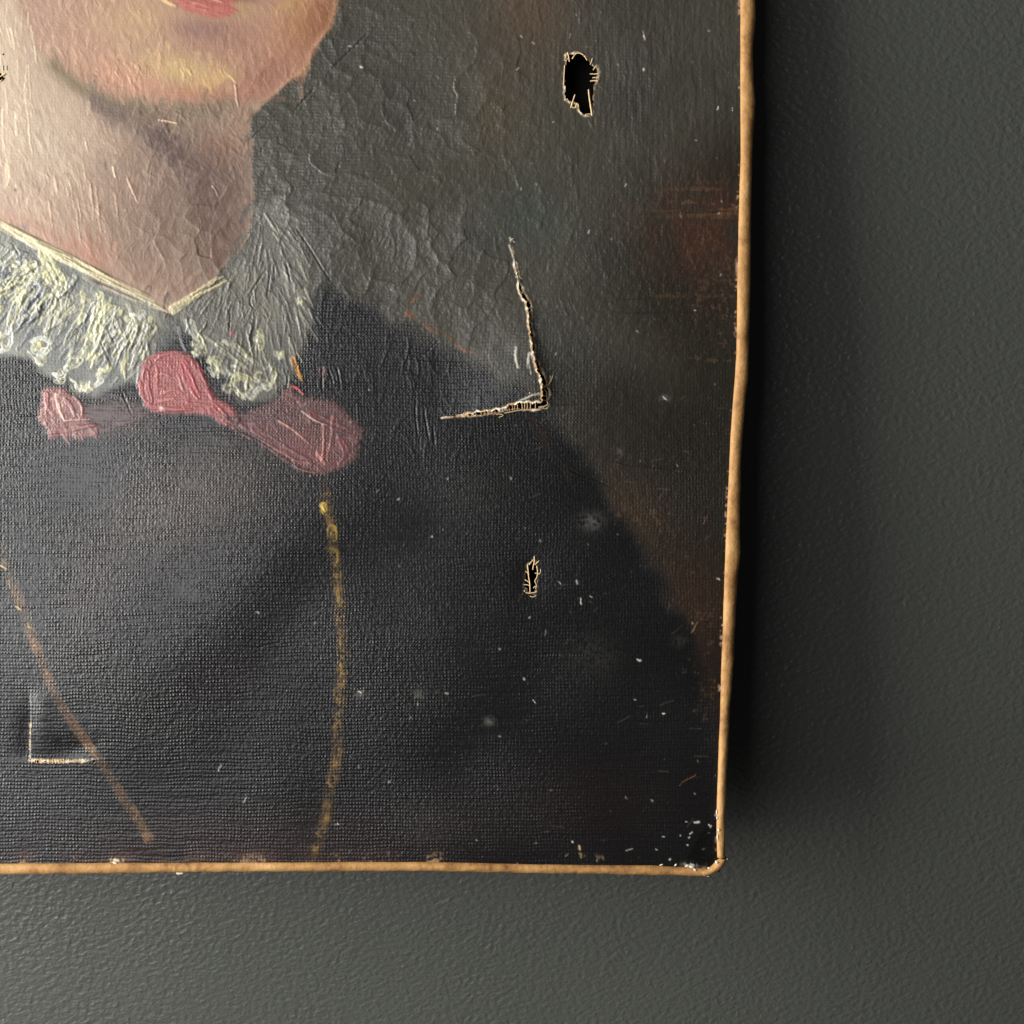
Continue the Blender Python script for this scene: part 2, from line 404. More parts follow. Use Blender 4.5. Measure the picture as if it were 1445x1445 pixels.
# shadow colours of the painted neck, under the jaw
def band(pts, wd, rgb, op):
    p = smooth_pts(pts, 3); d, s, u, L = along(p, X + mid * 2, Y + mid2 * 2)
    e = sst(-2, 22, s) * sst(-2, 22, L - s)
    mixc(np.exp(-(d / wd) ** 2) * e * ms, rgb, op)
band([(60, 76), (95, 112), (140, 138), (200, 158), (232, 170)], 13, (132, 112, 80), 0.9)
band([(180, 152), (225, 165), (280, 158), (345, 150)], 16, (134, 112, 88), 0.9)
band([(115, 134), (160, 158), (210, 185), (245, 215), (270, 250)], 17, (112, 88, 80), 0.85)
band([(200, 178), (240, 200), (262, 240)], 12, (92, 66, 58), 0.8)
band([(330, 148), (352, 165), (354, 220)], 14, (146, 108, 84), 0.7)
_l = (C @ np.array([0.3, 0.59, 0.11]))[..., None]; _k = (0.9 * ms)[..., None]
C = C * (1 - _k) + (C * 0.82 + _l * 0.18) * np.array([0.70, 0.685, 0.66]) * _k
# lips, and the part of the face above
lip = [(226, -16), (240, -2), (262, 14), (290, 24), (318, 26), (334, 18), (330, 4), (372, -6), (350, -34), (300, -46), (255, -36)]
ml = poly_mask(lip, 6, 2.5); mixc(ml, (158, 86, 76)); mixc(ml * gau(290, 12, 40, 9, 8), (180, 106, 94), 0.8)
mixc(gau(352, -2, 22, 7), (120, 82, 78), 0.6)
stroke([(226, -4), (236, 4), (248, 9)], 6, (224, 196, 136), 0.7, 0.06, 0.3)
for _ in range(46):
    x, y = rnd.uniform(236, 334), rnd.uniform(-14, 24)
    if mval(ml)(x, y): stroke([(x - 7, y - 2), (x + 2, y), (x + 9, y + 3)], rnd.uniform(3, 6), rnd.choice([(150, 82, 74), (186, 112, 98), (168, 92, 82), (140, 84, 78), (196, 134, 116)]), 0.6, 0.05, 0.6, 0.4)
mixc(gau(300, -60, 60, 16), (150, 96, 84), 0.6)
mixc(gau(310, -130, 34, 26), (206, 140, 110), 0.8); mixc(gau(335, -118, 20, 9), (108, 66, 54), 0.8)
mixc(gau(325, -210, 18, 70), (228, 190, 150), 0.7)
for ex in (200, 410):
    mixc(gau(ex, -265, 46, 20), (140, 100, 84), 0.8); mixc(gau(ex, -265, 30, 9), (206, 192, 176), 0.8)
    mixc(gau(ex, -265, 11, 10), (44, 32, 26), 0.95); mixc(gau(ex, -312, 52, 8), (70, 50, 38), 0.8)
hair = sst(-330, -420, Y + low * 16) + gau(60, -330, 60, 150, 10) + gau(540, -320, 50, 150)
mixc(np.clip(hair, 0, 1) * sst(-90, -200, Y), (52, 38, 28), 0.95)

# ---- free brushwork over the blocked-in areas
C_base = C.copy()
def pick(x, y):
    i = min(WW - 1, max(0, np.searchsorted(xs, x))); j = min(HH - 1, max(0, np.searchsorted(ys, y)))
    return C_base[j, i].copy()
def scumble(n, region, ang, L, wd, op, h, jit=0.12, spread=0.25, dry=0.6, wv=0.35):
    x0, y0, x1, y1 = region[:4]; test = region[4] if len(region) > 4 else None
    for _ in range(n):
        x, y = rnd.uniform(x0, x1), rnd.uniform(y0, y1)
        if test is not None and not test(x, y): continue
        if 215 < x < 385 and -20 < y < 48: continue
        a = (ang(x, y) if callable(ang) else ang) + rnd.gauss(0, spread)
        l = L * rnd.uniform(0.6, 1.4); c, s = math.cos(a), math.sin(a); b = rnd.uniform(-0.15, 0.15) * l
        col = np.clip(pick(x + rnd.gauss(0, 7), y + rnd.gauss(0, 7)) * (1 + rnd.gauss(0, jit)), 0, 1)
        stroke([(x - c * l / 2, y - s * l / 2), (x - s * b, y + c * b), (x + c * l / 2, y + s * l / 2)], wd * rnd.uniform(0.7, 1.3), col, op, h * rnd.uniform(0.5, 1.3), dry, 0.5, 1, wv=wv)
bgm = (1 - mc) * (1 - ms)
scumble(500, (470, -20, 1045, 480, mval(bgm)), lambda x, y: 1.5 + (0.5 if x < 600 else 0) , 42, 9, 0.5, 0.030, 0.10, 0.3, 0.7, 0.5)
scumble(240, (350, 120, 620, 480, mval(bgm)), 2.2, 30, 9, 0.5, 0.034, 0.12, 0.5, 0.6, 0.4)
scumble(160, (780, 480, 1020, 1215, mval(bgm)), 0.05, 46, 8, 0.4, 0.012, 0.14, 0.2, 0.9, 0.1)
scumble(650, (-20, 150, 356, 440, mval(ms)), lambda x, y: 1.25 if x < 160 else 2.0, 26, 8, 0.7, 0.028, 0.09, 0.3, 0.5, 0.5)
scumble(520, (0, -20, 470, 150, mval(mk)), lambda x, y: 1.35 + x / 900, 20, 7.5, 0.7, 0.028, 0.09, 0.45, 0.5, 0.5)
scumble(120, (200, 140, 350, 260, mval(ms)), 0.8, 22, 5, 0.55, 0.032, 0.10, 0.5, 0.5, 0.5)
scumble(260, (0, 600, 700, 1210, mval(mc)), 0.1, 52, 10, 0.35, 0.008, 0.12, 0.5, 0.9, 0.05)
scumble(90, (440, 400, 680, 640, mval(mc)), 1.7, 36, 8, 0.5, 0.05, 0.12, 0.3, 0.6, 0.3)
# thick bright strokes at the left of the neck and cheek
for i in range(26):
    x = rnd.uniform(-20, 44); y = rnd.uniform(-20, 230)
    stroke([(x, y), (x + rnd.uniform(-2, 6), y + 26), (x + rnd.uniform(-2, 10), y + rnd.uniform(40, 70))], rnd.uniform(2.5, 5), (206, 188, 160), 0.6, 0.05, 0.5, 0.5)
for i in range(16):
    x = rnd.uniform(60, 190); y = rnd.uniform(240, 300)
    stroke([(x, y), (x + 3, y + 22), (x + 6, y + rnd.uniform(34, 56))], rnd.uniform(2, 3.5), (190, 160, 134), 0.5, 0.06, 0.5, 0.9)
for i in range(14):
    x = rnd.uniform(120, 330); y = rnd.uniform(80, 110)
    stroke([(x, y), (x + rnd.uniform(4, 12), y + rnd.uniform(8, 16))], rnd.uniform(2.5, 4.5), (204, 172, 114) if x > 200 else (188, 146, 118), 0.6, 0.07, 0.4, 0.9)
for p_, c_ in (([(225, 169), (250, 174)], (220, 190, 150)), ([(332, 120), (336, 150)], (190, 160, 140)), ([(118, 184), (124, 212)], (230, 206, 176)), ([(180, 252), (194, 285)], (214, 180, 150)),
               ([(300, 262), (308, 278)], (170, 140, 122)), ([(160, 236), (163, 250)], (236, 214, 180))):
    stroke(p_, 3.0, c_, 0.8, 0.12, 0.1, 1.0)
mixc(gau(22.5, 268, 2.2, 2.2), (70, 48, 34), 0.9)

# ---- lace collar
laceL = [(-160, 250), (-40, 300), (60, 356), (150, 402), (244, 444), (236, 476), (214, 520), (186, 545), (158, 540), (140, 552), (112, 552), (92, 540), (78, 522), (50, 515), (36, 500), (10, 496), (-60, 480), (-170, 420)]
ml_ = poly_mask(laceL, 7, 5, 2); mixc(ml_, (106, 107, 103)); mixc(ml_ * sst(-0.5, 1.5, mid), (140, 139, 128), 0.6)
mixc(ml_ * gau(205, 465, 40, 50), (140, 136, 116), 0.7)
laceR = [(246, 440), (282, 414), (320, 392), (346, 346), (356, 300), (384, 290), (410, 310), (428, 345), (440, 392), (438, 440), (430, 474), (424, 500), (410, 540), (382, 556), (352, 560), (328, 552), (306, 520), (284, 480), (262, 462)]
mr_ = poly_mask(laceR, 9, 5, 2); mixc(mr_, (92, 89, 82)); mixc(mr_ * sst(-0.5, 1.5, mid), (112, 108, 97), 0.6)
mixc(mr_ * gau(400, 520, 30, 40), (84, 83, 78), 0.7); mixc(mr_ * gau(300, 500, 26, 30), (100, 99, 94), 0.6)
mixc(gau(230, 482, 18, 30, 20) * np.clip(ml_ + mr_ + 0.5, 0, 1), (52, 53, 56), 0.85)
mixc(gau(300, 560, 60, 14), (58, 50, 50), 0.5)
Wv *= 1 - 0.7 * np.clip(ml_ + mr_, 0, 1); Gr += 0.35 * np.clip(ml_ + mr_, 0, 1)
# underlayer of lace bristle marks, fanning from the neckline
for i in range(75):
    t = rnd.random(); x = -20 + 250 * t; y = 330 + 112 * t + rnd.uniform(8, 84)
    a = math.radians(114 + 24 * (1 - t) + rnd.gauss(0, 14)); l = rnd.uniform(26, 52)
    stroke([(x, y), (x + math.cos(a + 0.15) * l * 0.5, y + math.sin(a + 0.15) * l * 0.5), (x + math.cos(a) * l, y + math.sin(a) * l)], rnd.uniform(8, 15), rnd.choice([(150, 150, 140), (176, 172, 144), (112, 114, 114), (190, 184, 140), (98, 100, 104), (166, 165, 154)]), 0.75, 0.14, 0.5, 0.6)
for i in range(120):
    t = rnd.random(); x = -20 + 250 * t + rnd.gauss(0, 8); y = 320 + 118 * t + rnd.uniform(12, 120)
    if not mval(ml_)(x, y): continue
    a = math.radians(112 + 22 * (1 - t) + rnd.gauss(0, 12)); l = rnd.uniform(14, 44)
    g = rnd.choice([(136, 136, 128), (84, 87, 91), (164, 163, 148), (70, 72, 78), (112, 112, 106), (172, 168, 128)])
    stroke([(x, y), (x + math.cos(a) * l * 0.5 + rnd.uniform(-3, 3), y + math.sin(a) * l * 0.5), (x + math.cos(a) * l, y + math.sin(a) * l)], rnd.uniform(3.5, 8), g, 0.7, 0.09, 0.4, 0.6)
for i in range(330):
    x, y = rnd.uniform(262, 438), rnd.uniform(300, 548)
    if not mval(mr_)(x, y): continue
    a = math.atan2(y - 290, x - 372) + rnd.gauss(0, 0.2); l = rnd.uniform(12, 40)
    g = rnd.choice([(116, 113, 103), (78, 76, 71), (134, 129, 112), (66, 65, 62), (100, 96, 87)])
    stroke([(x, y), (x + math.cos(a) * l, y + math.sin(a) * l)], rnd.uniform(2, 4.5), g, 0.6, 0.08, 0.5, 1.0)
# cream neckband
for k in range(18):
    o = -8 + 16 * k / 17 + rnd.gauss(0, 0.8)
    lo, hi = rnd.uniform(-40, 60), rnd.uniform(130, 250)
    pts = [(x, 318 + 0.50 * x - 0.00002 * x * x + o * 0.85 * (1 - 0.3 * x / 240) + rnd.gauss(0, 1)) for x in np.linspace(lo, hi, 7)]
    stroke(pts, rnd.uniform(4, 7), rnd.choice([(196, 187, 150), (208, 200, 170), (178, 166, 132), (150, 136, 112)]), 0.7, 0.10, 0.4, 0.4)
for k in range(9):
    o = -5 + 10 * k / 8
    stroke([(242 + rnd.uniform(-3, 6), 437 + o), (280, 413 + o * 0.9 + rnd.gauss(0, 0.6)), (318 + rnd.uniform(-12, 4), 393 + o * 0.8)], rnd.uniform(3, 5.5), rnd.choice([(176, 166, 128), (192, 182, 148), (152, 140, 108)]), 0.85, 0.12, 0.35, 0.9)
stroke([(120, 392), (180, 420), (240, 442)], 4, (186, 160, 132), 0.6, 0.06, 0.5)
stroke([(200, 412), (240, 430)], 3, (130, 92, 78), 0.7, 0.03, 0.4)
YEL, CRM, WHT = (232, 226, 140), (228, 224, 178), (244, 242, 226)
for pts, wd, c_ in [
    ([(-16, 424), (10, 412), (38, 396), (52, 390)], 7, YEL), ([(-10, 404), (20, 392), (44, 386)], 4, (206, 204, 150)), ([(22, 424), (36, 406), (54, 386)], 6, YEL), ([(36, 368), (40, 384), (52, 388), (54, 372), (44, 374)], 3.5, CRM),
    ([(56, 358), (62, 376), (70, 396)], 4, YEL), ([(62, 360), (76, 378), (86, 396)], 9, (224, 220, 134)), ([(72, 364), (84, 384), (94, 400), (88, 414), (80, 420)], 8, (216, 212, 138)), ([(80, 398), (78, 412), (62, 424), (48, 440)], 3, YEL),
    ([(60, 386), (66, 394), (72, 398)], 4, YEL), ([(117, 414), (121, 430), (116, 442), (112, 456)], 4, YEL), ([(141, 416), (139, 440), (137, 470)], 7, (224, 220, 150)), ([(147, 418), (146, 444), (140, 474)], 5, (236, 232, 166)),
    ([(132, 428), (131, 452), (128, 468)], 3.5, CRM), ([(127, 472), (122, 494), (112, 514), (98, 520)], 5, (206, 204, 156)), ([(138, 474), (134, 498), (128, 518)], 5, (210, 208, 160)), ([(104, 476), (100, 500), (94, 518)], 4, (196, 196, 156)),
    ([(146, 482), (150, 505), (152, 520)], 4, (200, 198, 156)), ([(166, 450), (176, 472), (186, 496)], 5, (170, 168, 140)), ([(182, 430), (190, 450), (196, 470)], 4, (168, 160, 130)),
    ([(0, 496), (12, 492), (17, 480), (16, 466)], 4, WHT), ([(-6, 476), (6, 474), (12, 468)], 4, (210, 212, 200)), ([(46, 482), (60, 476), (72, 482)], 5, (214, 214, 192)), ([(42, 496), (48, 506), (56, 512)], 4, CRM), ([(50, 496), (62, 500), (70, 492)], 5, (220, 220, 196)),
    ([(60, 506), (66, 496), (74, 486)], 4, (206, 206, 186)), ([(76, 528), (86, 534), (92, 528), (94, 518)], 4, WHT), ([(80, 538), (90, 540), (90, 530)], 4, CRM), ([(108, 546), (116, 550), (122, 542)], 5, WHT), ([(120, 550), (128, 546), (128, 540)], 4, WHT), ([(130, 546), (142, 540), (146, 530)], 4, WHT),
    ([(142, 522), (152, 524), (154, 516)], 4, CRM), ([(100, 536), (110, 542)], 3, CRM), ([(20, 356), (28, 372), (40, 384)], 3, (190, 190, 180)), ([(34, 404), (50, 398), (62, 404), (46, 424)], 3, (188, 190, 190)),
    # right side
    ([(270, 456), (276, 474), (286, 482), (278, 500)], 7, (206, 204, 168)), ([(282, 474), (288, 486), (290, 496)], 4, (230, 226, 130)), ([(272, 498), (280, 500), (284, 498)], 4, (236, 228, 120)),
    ([(296, 508), (308, 506), (312, 520)], 7, (210, 206, 140)), ([(304, 516), (310, 526), (308, 532)], 4, YEL), ([(296, 520), (302, 530)], 4, (200, 198, 166)), ([(290, 474), (318, 498), (348, 520)], 3.5, (170, 166, 118)), ([(328, 482), (346, 500), (364, 514)], 3.5, (174, 170, 120)),
    ([(330, 492), (344, 504), (352, 512)], 12, (146, 142, 100)), ([(366, 468), (370, 480), (369, 490)], 6, (220, 212, 120)), ([(360, 478), (364, 488)], 4, (200, 196, 130)), ([(330, 540), (336, 530), (350, 536)], 8, (214, 206, 116)), ([(332, 548), (338, 556), (344, 562)], 5, (220, 218, 190)),
    ([(350, 556), (358, 560), (366, 550)], 7, (206, 206, 182)), ([(372, 540), (384, 544), (388, 532)], 5, (216, 212, 166)), ([(386, 520), (390, 532), (384, 540)], 4, (236, 228, 132)), ([(374, 520), (384, 514)], 3, (190, 188, 166)), ([(390, 498), (396, 504), (400, 496)], 5, (190, 186, 140)),
    ([(262, 452), (268, 470)], 3, (190, 188, 172)), ([(252, 462), (256, 480), (262, 494)], 3, (150, 152, 156)), ([(424, 412), (428, 428), (426, 440)], 6, (150, 146, 112)), ([(404, 400), (410, 420)], 3, (138, 134, 110))]:
    g_ = sum(c_) / 3.0; c_ = tuple(0.86 * (q * 0.55 + g_ * 0.45 + 3) for q in c_)
    stroke(pts, wd * 1.7, c_, 0.6 if pts[0][0] > 250 else 0.85, 0.10, 0.4, 0.3, 2, False, 0.9)
for (x, y, r) in ((8, 484, 9), (-4, 474, 8), (52, 488, 10), (64, 498, 10), (58, 508, 8), (86, 532, 9), (96, 522, 8), (112, 546, 8), (126, 545, 8), (142, 535, 8), (150, 520, 8), (276, 482, 9), (281, 498, 6), (304, 513, 8), (308, 526, 6), (336, 540, 9), (341, 557, 8), (358, 556, 9), (384, 536, 7), (378, 545, 6), (396, 501, 7), (368, 480, 7),
                  (78, 388, 12), (66, 378, 10), (46, 384, 9), (30, 402, 9), (86, 410, 9), (142, 440, 8), (140, 462, 8), (120, 500, 9), (104, 508, 9), (134, 505, 8), (346, 506, 11), (330, 524, 9), (366, 532, 9), (350, 545, 8), (322, 548, 7), (312, 488, 9), (424, 426, 8), (166, 470, 9), (20, 376, 10), (186, 452, 9)):
    for k in range(9):
        a = rnd.uniform(0, 2 * math.pi); q = r * rnd.random() ** 0.5 * 0.9; x_, y_ = x + q * math.cos(a), y + q * math.sin(a); b_ = a + rnd.uniform(0.9, 2.2); l = rnd.uniform(3, 8)
        dim = 0.78 if x > 250 else 0.9
        c_ = rnd.choice([(222, 216, 176), (236, 232, 210), (200, 196, 160), (208, 200, 148), (168, 166, 146), (120, 120, 116)])
        stroke([(x_, y_), (x_ + math.cos(b_) * l * 0.5, y_ + math.sin(b_) * l * 0.5), (x_ + math.cos(b_ + 0.5) * l, y_ + math.sin(b_ + 0.5) * l)], rnd.uniform(3.2, 6.5), tuple(dim * v for v in c_), 0.7, 0.06, 0.4, 0.25, 1, True, 0.8)
stroke([(414, 506), (418, 520), (425, 536)], 8, (184, 128, 56), 0.85, 0.10, 0.3, 0.8)
stroke([(326, 470), (330, 472)], 5, (170, 70, 78), 0.8, 0.05, 0.2)
for pts in ([(142, 478), (158, 520), (176, 562), (186, 586)], [(152, 462), (172, 505), (192, 550), (200, 574)], [(160, 456), (168, 470)], [(374, 316), (386, 356), (388, 400)], [(388, 316), (400, 350), (412, 400)], [(382, 350), (372, 390), (350, 420)], [(384, 356), (380, 398), (378, 420)], [(360, 410), (352, 424), (360, 436)],
            [(62, 398), (80, 416), (86, 432)], [(20, 346), (34, 374)], [(326, 436), (320, 500)], [(408, 520), (406, 552)], [(280, 505), (284, 520)]):
    groove(pts, 2.4, 0.16, (34, 34, 34), 0.75, 0.7)

# ---- ribbon bow
bowL = [(58, 552), (72, 547), (90, 549), (108, 562), (120, 574), (122, 592), (140, 602), (124, 614), (100, 616), (76, 619), (66, 606), (58, 596)]
for pts, wd, c_ in (([(112, 596), (156, 594), (204, 580)], 26, (84, 66, 67)), ([(110, 578), (150, 584), (200, 572)], 20, (90, 71, 72)), ([(120, 606), (160, 604), (196, 592)], 12, (98, 74, 75)), ([(150, 560), (180, 570), (200, 566)], 14, (72, 62, 64))):
    stroke(pts, wd, c_, 0.6, 0.04, 0.6, 0.2)
mb1 = poly_mask(bowL, 3.4, 2.0, 1.2); mixc(mb1, (124, 88, 86)); mixc(mb1 * gau(80, 572, 22, 20), (150, 106, 101), 0.8); Hm += mb1 * 0.08
mixc(gau(160, 588, 48, 22, 3), (86, 70, 71), 0.75)
for pts, wd, c_ in [([(80, 556), (82, 572), (90, 592)], 4.5, (240, 206, 184)), ([(82, 556), (92, 552), (104, 560)], 4, (206, 150, 140)), ([(104, 560), (116, 572), (116, 586)], 3.5, (198, 146, 138)), ([(92, 594), (110, 592), (128, 592)], 3, (206, 158, 148)),
                    ([(66, 556), (68, 580), (66, 600)], 6, (164, 108, 104)), ([(92, 564), (102, 574), (106, 588)], 5, (160, 112, 106)), ([(70, 610), (98, 606), (134, 600)], 7, (136, 92, 92))]:
    stroke(pts, wd, c_, 0.8, 0.14, 0.3, 0.9)
bowM = [(194, 540), (196, 520), (206, 505), (226, 497), (250, 495), (268, 502), (282, 520), (292, 545), (304, 566), (330, 574), (344, 596), (322, 598), (300, 584), (262, 580), (232, 584), (210, 578), (200, 562)]
mb2 = poly_mask(bowM, 4, 2.2, 1.2); mixc(mb2, (142, 84, 83)); Hm += mb2 * 0.10
mixc(mb2 * gau(244, 552, 20, 20), (150, 92, 86), 0.8)
mixc(mb2 * gau(236, 510, 26, 12), (150, 84, 84), 0.6)
for pts, wd, c_ in [([(198, 540), (202, 562), (212, 570)], 5, (176, 96, 95)), ([(206, 526), (208, 548), (214, 566)], 9, (154, 80, 82)), ([(222, 520), (222, 545), (222, 566)], 3.2, (186, 108, 104)), ([(220, 508), (232, 500), (250, 497)], 3.2, (170, 104, 102)), ([(222, 530), (232, 527), (240, 531)], 3, (184, 118, 110)),
                    ([(258, 514), (268, 540), (280, 560)], 15, (160, 78, 79)), ([(252, 530), (260, 552), (264, 566)], 3.2, (190, 110, 106)), ([(264, 567), (286, 572), (312, 574)], 3.5, (172, 92, 90)), ([(274, 512), (288, 540), (300, 562)], 8, (140, 68, 70)),
                    ([(228, 556), (246, 548), (258, 556)], 4, (176, 116, 104)), ([(228, 566), (246, 562)], 5, (186, 120, 110)), ([(206, 572), (240, 578), (270, 578)], 6, (150, 88, 87)), ([(318, 594), (330, 600), (338, 592)], 8, (166, 68, 68)), ([(304, 574), (322, 590)], 8, (150, 72, 74))]:
    stroke(pts, wd, c_, 0.8, 0.13, 0.3, 0.9)
mixc(gau(228, 576, 3, 3), (240, 200, 190), 0.8)
bowR = [(312, 582), (336, 584), (372, 570), (402, 556), (414, 543), (424, 552), (448, 562), (476, 572), (498, 590), (518, 606), (512, 626), (506, 642), (484, 662), (450, 668), (426, 662), (396, 642), (360, 614), (330, 600)]
mb3 = poly_mask(bowR, 5, 2.6, 1.5); mixc(mb3, (93, 69, 67)); mixc(mb3 * gau(380, 590, 50, 16, -10), (92, 66, 68), 0.7); mixc(mb3 * gau(440, 640, 50, 24, 20), (116, 74, 74), 0.7); Hm += mb3 * 0.05
for (mm, x0, y0, x1, y1, cs, an) in ((mb3, 330, 550, 515, 668, [(114, 82, 79), (82, 60, 60), (128, 90, 85), (96, 68, 67), (66, 53, 54)], 0.55), (mb2, 195, 496, 340, 600, [(160, 92, 90), (150, 74, 76), (128, 84, 82), (172, 108, 104)], 1.2), (mb1, 58, 548, 140, 618, [(150, 108, 104), (118, 84, 84), (168, 128, 120)], 1.0)):
    for _ in range(150 if mm is mb3 else 90):
        x, y = rnd.uniform(x0, x1), rnd.uniform(y0, y1)
        if not mval(mm)(x, y): continue
        a = an + rnd.gauss(0, 0.5); l = rnd.uniform(6, 20)
        stroke([(x, y), (x + math.cos(a) * l, y + math.sin(a) * l)], rnd.uniform(2.5, 6), rnd.choice(cs), 0.5, 0.05, 0.6, 0.6)
for pts, wd, c_ in [([(330, 604), (380, 634), (420, 662), (446, 668)], 4.5, (138, 92, 88)), ([(340, 600), (390, 634), (430, 656), (450, 652), (458, 640)], 4.5, (134, 90, 87)), ([(394, 594), (416, 608), (436, 626)], 3, (196, 142, 130)), ([(456, 600), (457, 625), (455, 652)], 4, (176, 116, 110)),
                    ([(470, 588), (468, 615), (462, 650)], 3.4, (170, 108, 104)), ([(412, 545), (420, 548), (428, 556)], 4, (196, 92, 92)), ([(360, 606), (400, 632), (440, 652)], 10, (112, 74, 74)), ([(440, 584), (470, 600), (500, 612)], 12, (110, 66, 70)), ([(480, 620), (492, 640), (480, 656)], 9, (124, 72, 74)),
                    ([(426, 580), (444, 594), (462, 600)], 2.6, (196, 168, 156)), ([(448, 640), (460, 656)], 5, (186, 122, 112)), ([(450, 522), (452, 536)], 3, (184, 116, 104)), ([(458, 518), (460, 536)], 2.6, (176, 120, 108))]:
    stroke(pts, wd, c_, 0.8, 0.11, 0.35, 0.9)
for pts in ([(440, 594), (450, 600), (462, 594)], [(438, 566), (446, 562), (454, 558)], [(465, 520), (474, 560)], [(476, 516), (482, 556)], [(586, 560), (590, 620)], [(600, 574), (606, 622)], [(456, 520), (455, 560)], [(612, 600), (614, 630)]):
    groove(pts, 2.6, 0.13, (36, 32, 32), 0.6, 0.8)

# ---- gold chains on the coat
def chain(pts, wd, rgb, n, op=0.55):
    p = smooth_pts(pts, 3); w_ = win(p[:, 0].min() - 20, p[:, 1].min() - 20, p[:, 0].max() + 20, p[:, 1].max() + 20)
    d, s, u, L = along(p, X[w_] + mid[w_] * 0.8, Y[w_])
    weave = 0.55 + 0.45 * np.cos(Y[w_] * 2 * math.pi / 5.0) * np.cos(X[w_] * 2 * math.pi / 4.5) + 0.25 * fine[w_]
    a = sst(wd / 2 + 1.5, wd / 2 - 2.5, d) * np.clip(weave * (0.7 + 0.5 * mid2[w_]) + 0.25 * mid[w_], 0.25, 1) * op * sst(0, 14, s) * sst(-1, 8, L - s)
    c = srgb(*rgb) * (1 + 0.25 * mid[w_][..., None])
    C[w_] = C[w_] * (1 - a[..., None]) + c * a[..., None]
    for k in range(n):
        q = p[int((len(p) - 1) * (k + rnd.uniform(0.3, 0.7)) / n)]
        stroke([(q[0] - 3 + rnd.gauss(0, 1.5), q[1] - 4), (q[0] + rnd.uniform(0, 4), q[1] + 4)], rnd.uniform(3, 6), np.clip(srgb(*rgb) * rnd.uniform(1.0, 1.7), 0, 1), 0.45, 0.03, 0.9, 0.05)
chain([(457, 672), (460, 700), (464, 725), (470, 755), (474, 790), (478, 830), (481, 880), (482, 920), (481, 970), (478, 1020), (477, 1070), (468, 1110), (456, 1165), (444, 1215)], 14, (104, 82, 52), 8, 0.22)
for (x, y, rx, ry, c_) in ((458, 718, 6, 8, (218, 184, 80)), (470, 752, 8, 9, (186, 156, 74)), (474, 785, 7, 8, (132, 108, 56)), (478, 842, 7, 8, (140, 114, 58)), (482, 943, 7, 9, (142, 116, 62)), (478, 980, 7, 8, (118, 98, 54))):
    stroke([(x - 1, y - ry * 0.6), (x, y + ry * 0.6)], rx * 1.8, tuple(0.92 * q for q in c_), 0.8, 0.06, 0.6, 0.2, 1, False)
_ch = [(457, 672), (460, 700), (464, 725), (470, 755), (474, 790), (478, 830), (481, 880), (482, 920), (481, 970), (478, 1020), (477, 1070), (468, 1110), (456, 1165), (444, 1215)]
for yy in range(700, 1212, 19):
    y_ = yy + rnd.gauss(0, 3); x_ = float(np.interp(y_, [q[1] for q in _ch], [q[0] for q in _ch])) + rnd.gauss(0, 1.2)
    b_ = gau(x_, y_, 6.0, 7.0, 12) * np.clip(0.75 + 0.6 * fine + 0.3 * np.cos(Y * 2 * math.pi / 5.0), 0, 1)
    mixc(b_, (142, 110, 62), rnd.uniform(0.3, 0.75)); Hm += 0.04 * b_
stroke([(456, 714), (459, 722)], 4, (246, 216, 110), 0.9, 0.06, 0.2)
chain([(-30, 700), (-10, 752), (4, 786), (22, 830), (42, 880), (60, 930), (76, 970), (96, 1010), (118, 1040), (146, 1082), (176, 1128), (200, 1165), (214, 1190)], 15, (112, 84, 60), 16, 0.85)
stroke([(100, 1008), (120, 1036), (150, 1080), (176, 1120)], 6, (104, 66, 50), 0.5, 0.02, 0.9, 0.1)
stroke([(182, 1134), (200, 1162), (213, 1188)], 11, (100, 94, 56), 0.4, 0.02, 0.9, 0.1)
for (x, y) in ((6, 800), (16, 824), (28, 858), (46, 886), (54, 912)):
    stroke([(x - 4, y - 2), (x + 4, y + 3)], 3, (214, 184, 110), 0.75, 0.06, 0.4)

# ---- relief common to the whole picture
up = np.clip(bgm + ms + 0.6 * np.clip(ml_ + mr_, 0, 1), 0, 1)                # thickly painted areas hide the weave
up_bg = bgm * sst(640, 420, Y)
Wv *= 1 - 0.72 * up_bg
Wv *= 1 - 0.86 * ms
Wv *= np.clip(0.85 + 0.25 * low, 0.3, 1.3)
Wv *= 1 - 0.45 * sst(700, 900, X) * sst(520, 700, Y)                          # flatter, darker paint on the right
Gr += 0.95 * up_bg + 0.45 * ms
Hm += 0.021 * fld(tile(21, 1.5, 2.2, 0.45)) * up_bg + 0.009 * fld(tile(25, 1.3, 5.0, -0.3)) * ms + 0.014 * fld(tile(22, 3.2, 3.2)) * up
Hm += 0.019 * fld(tile(23, 1.2, 13)) * bgm * sst(700, 800, X) * sst(360, 250, Y)
Hm += 0.012 * fld(tile(24, 16, 1.6)) * (1 - up)
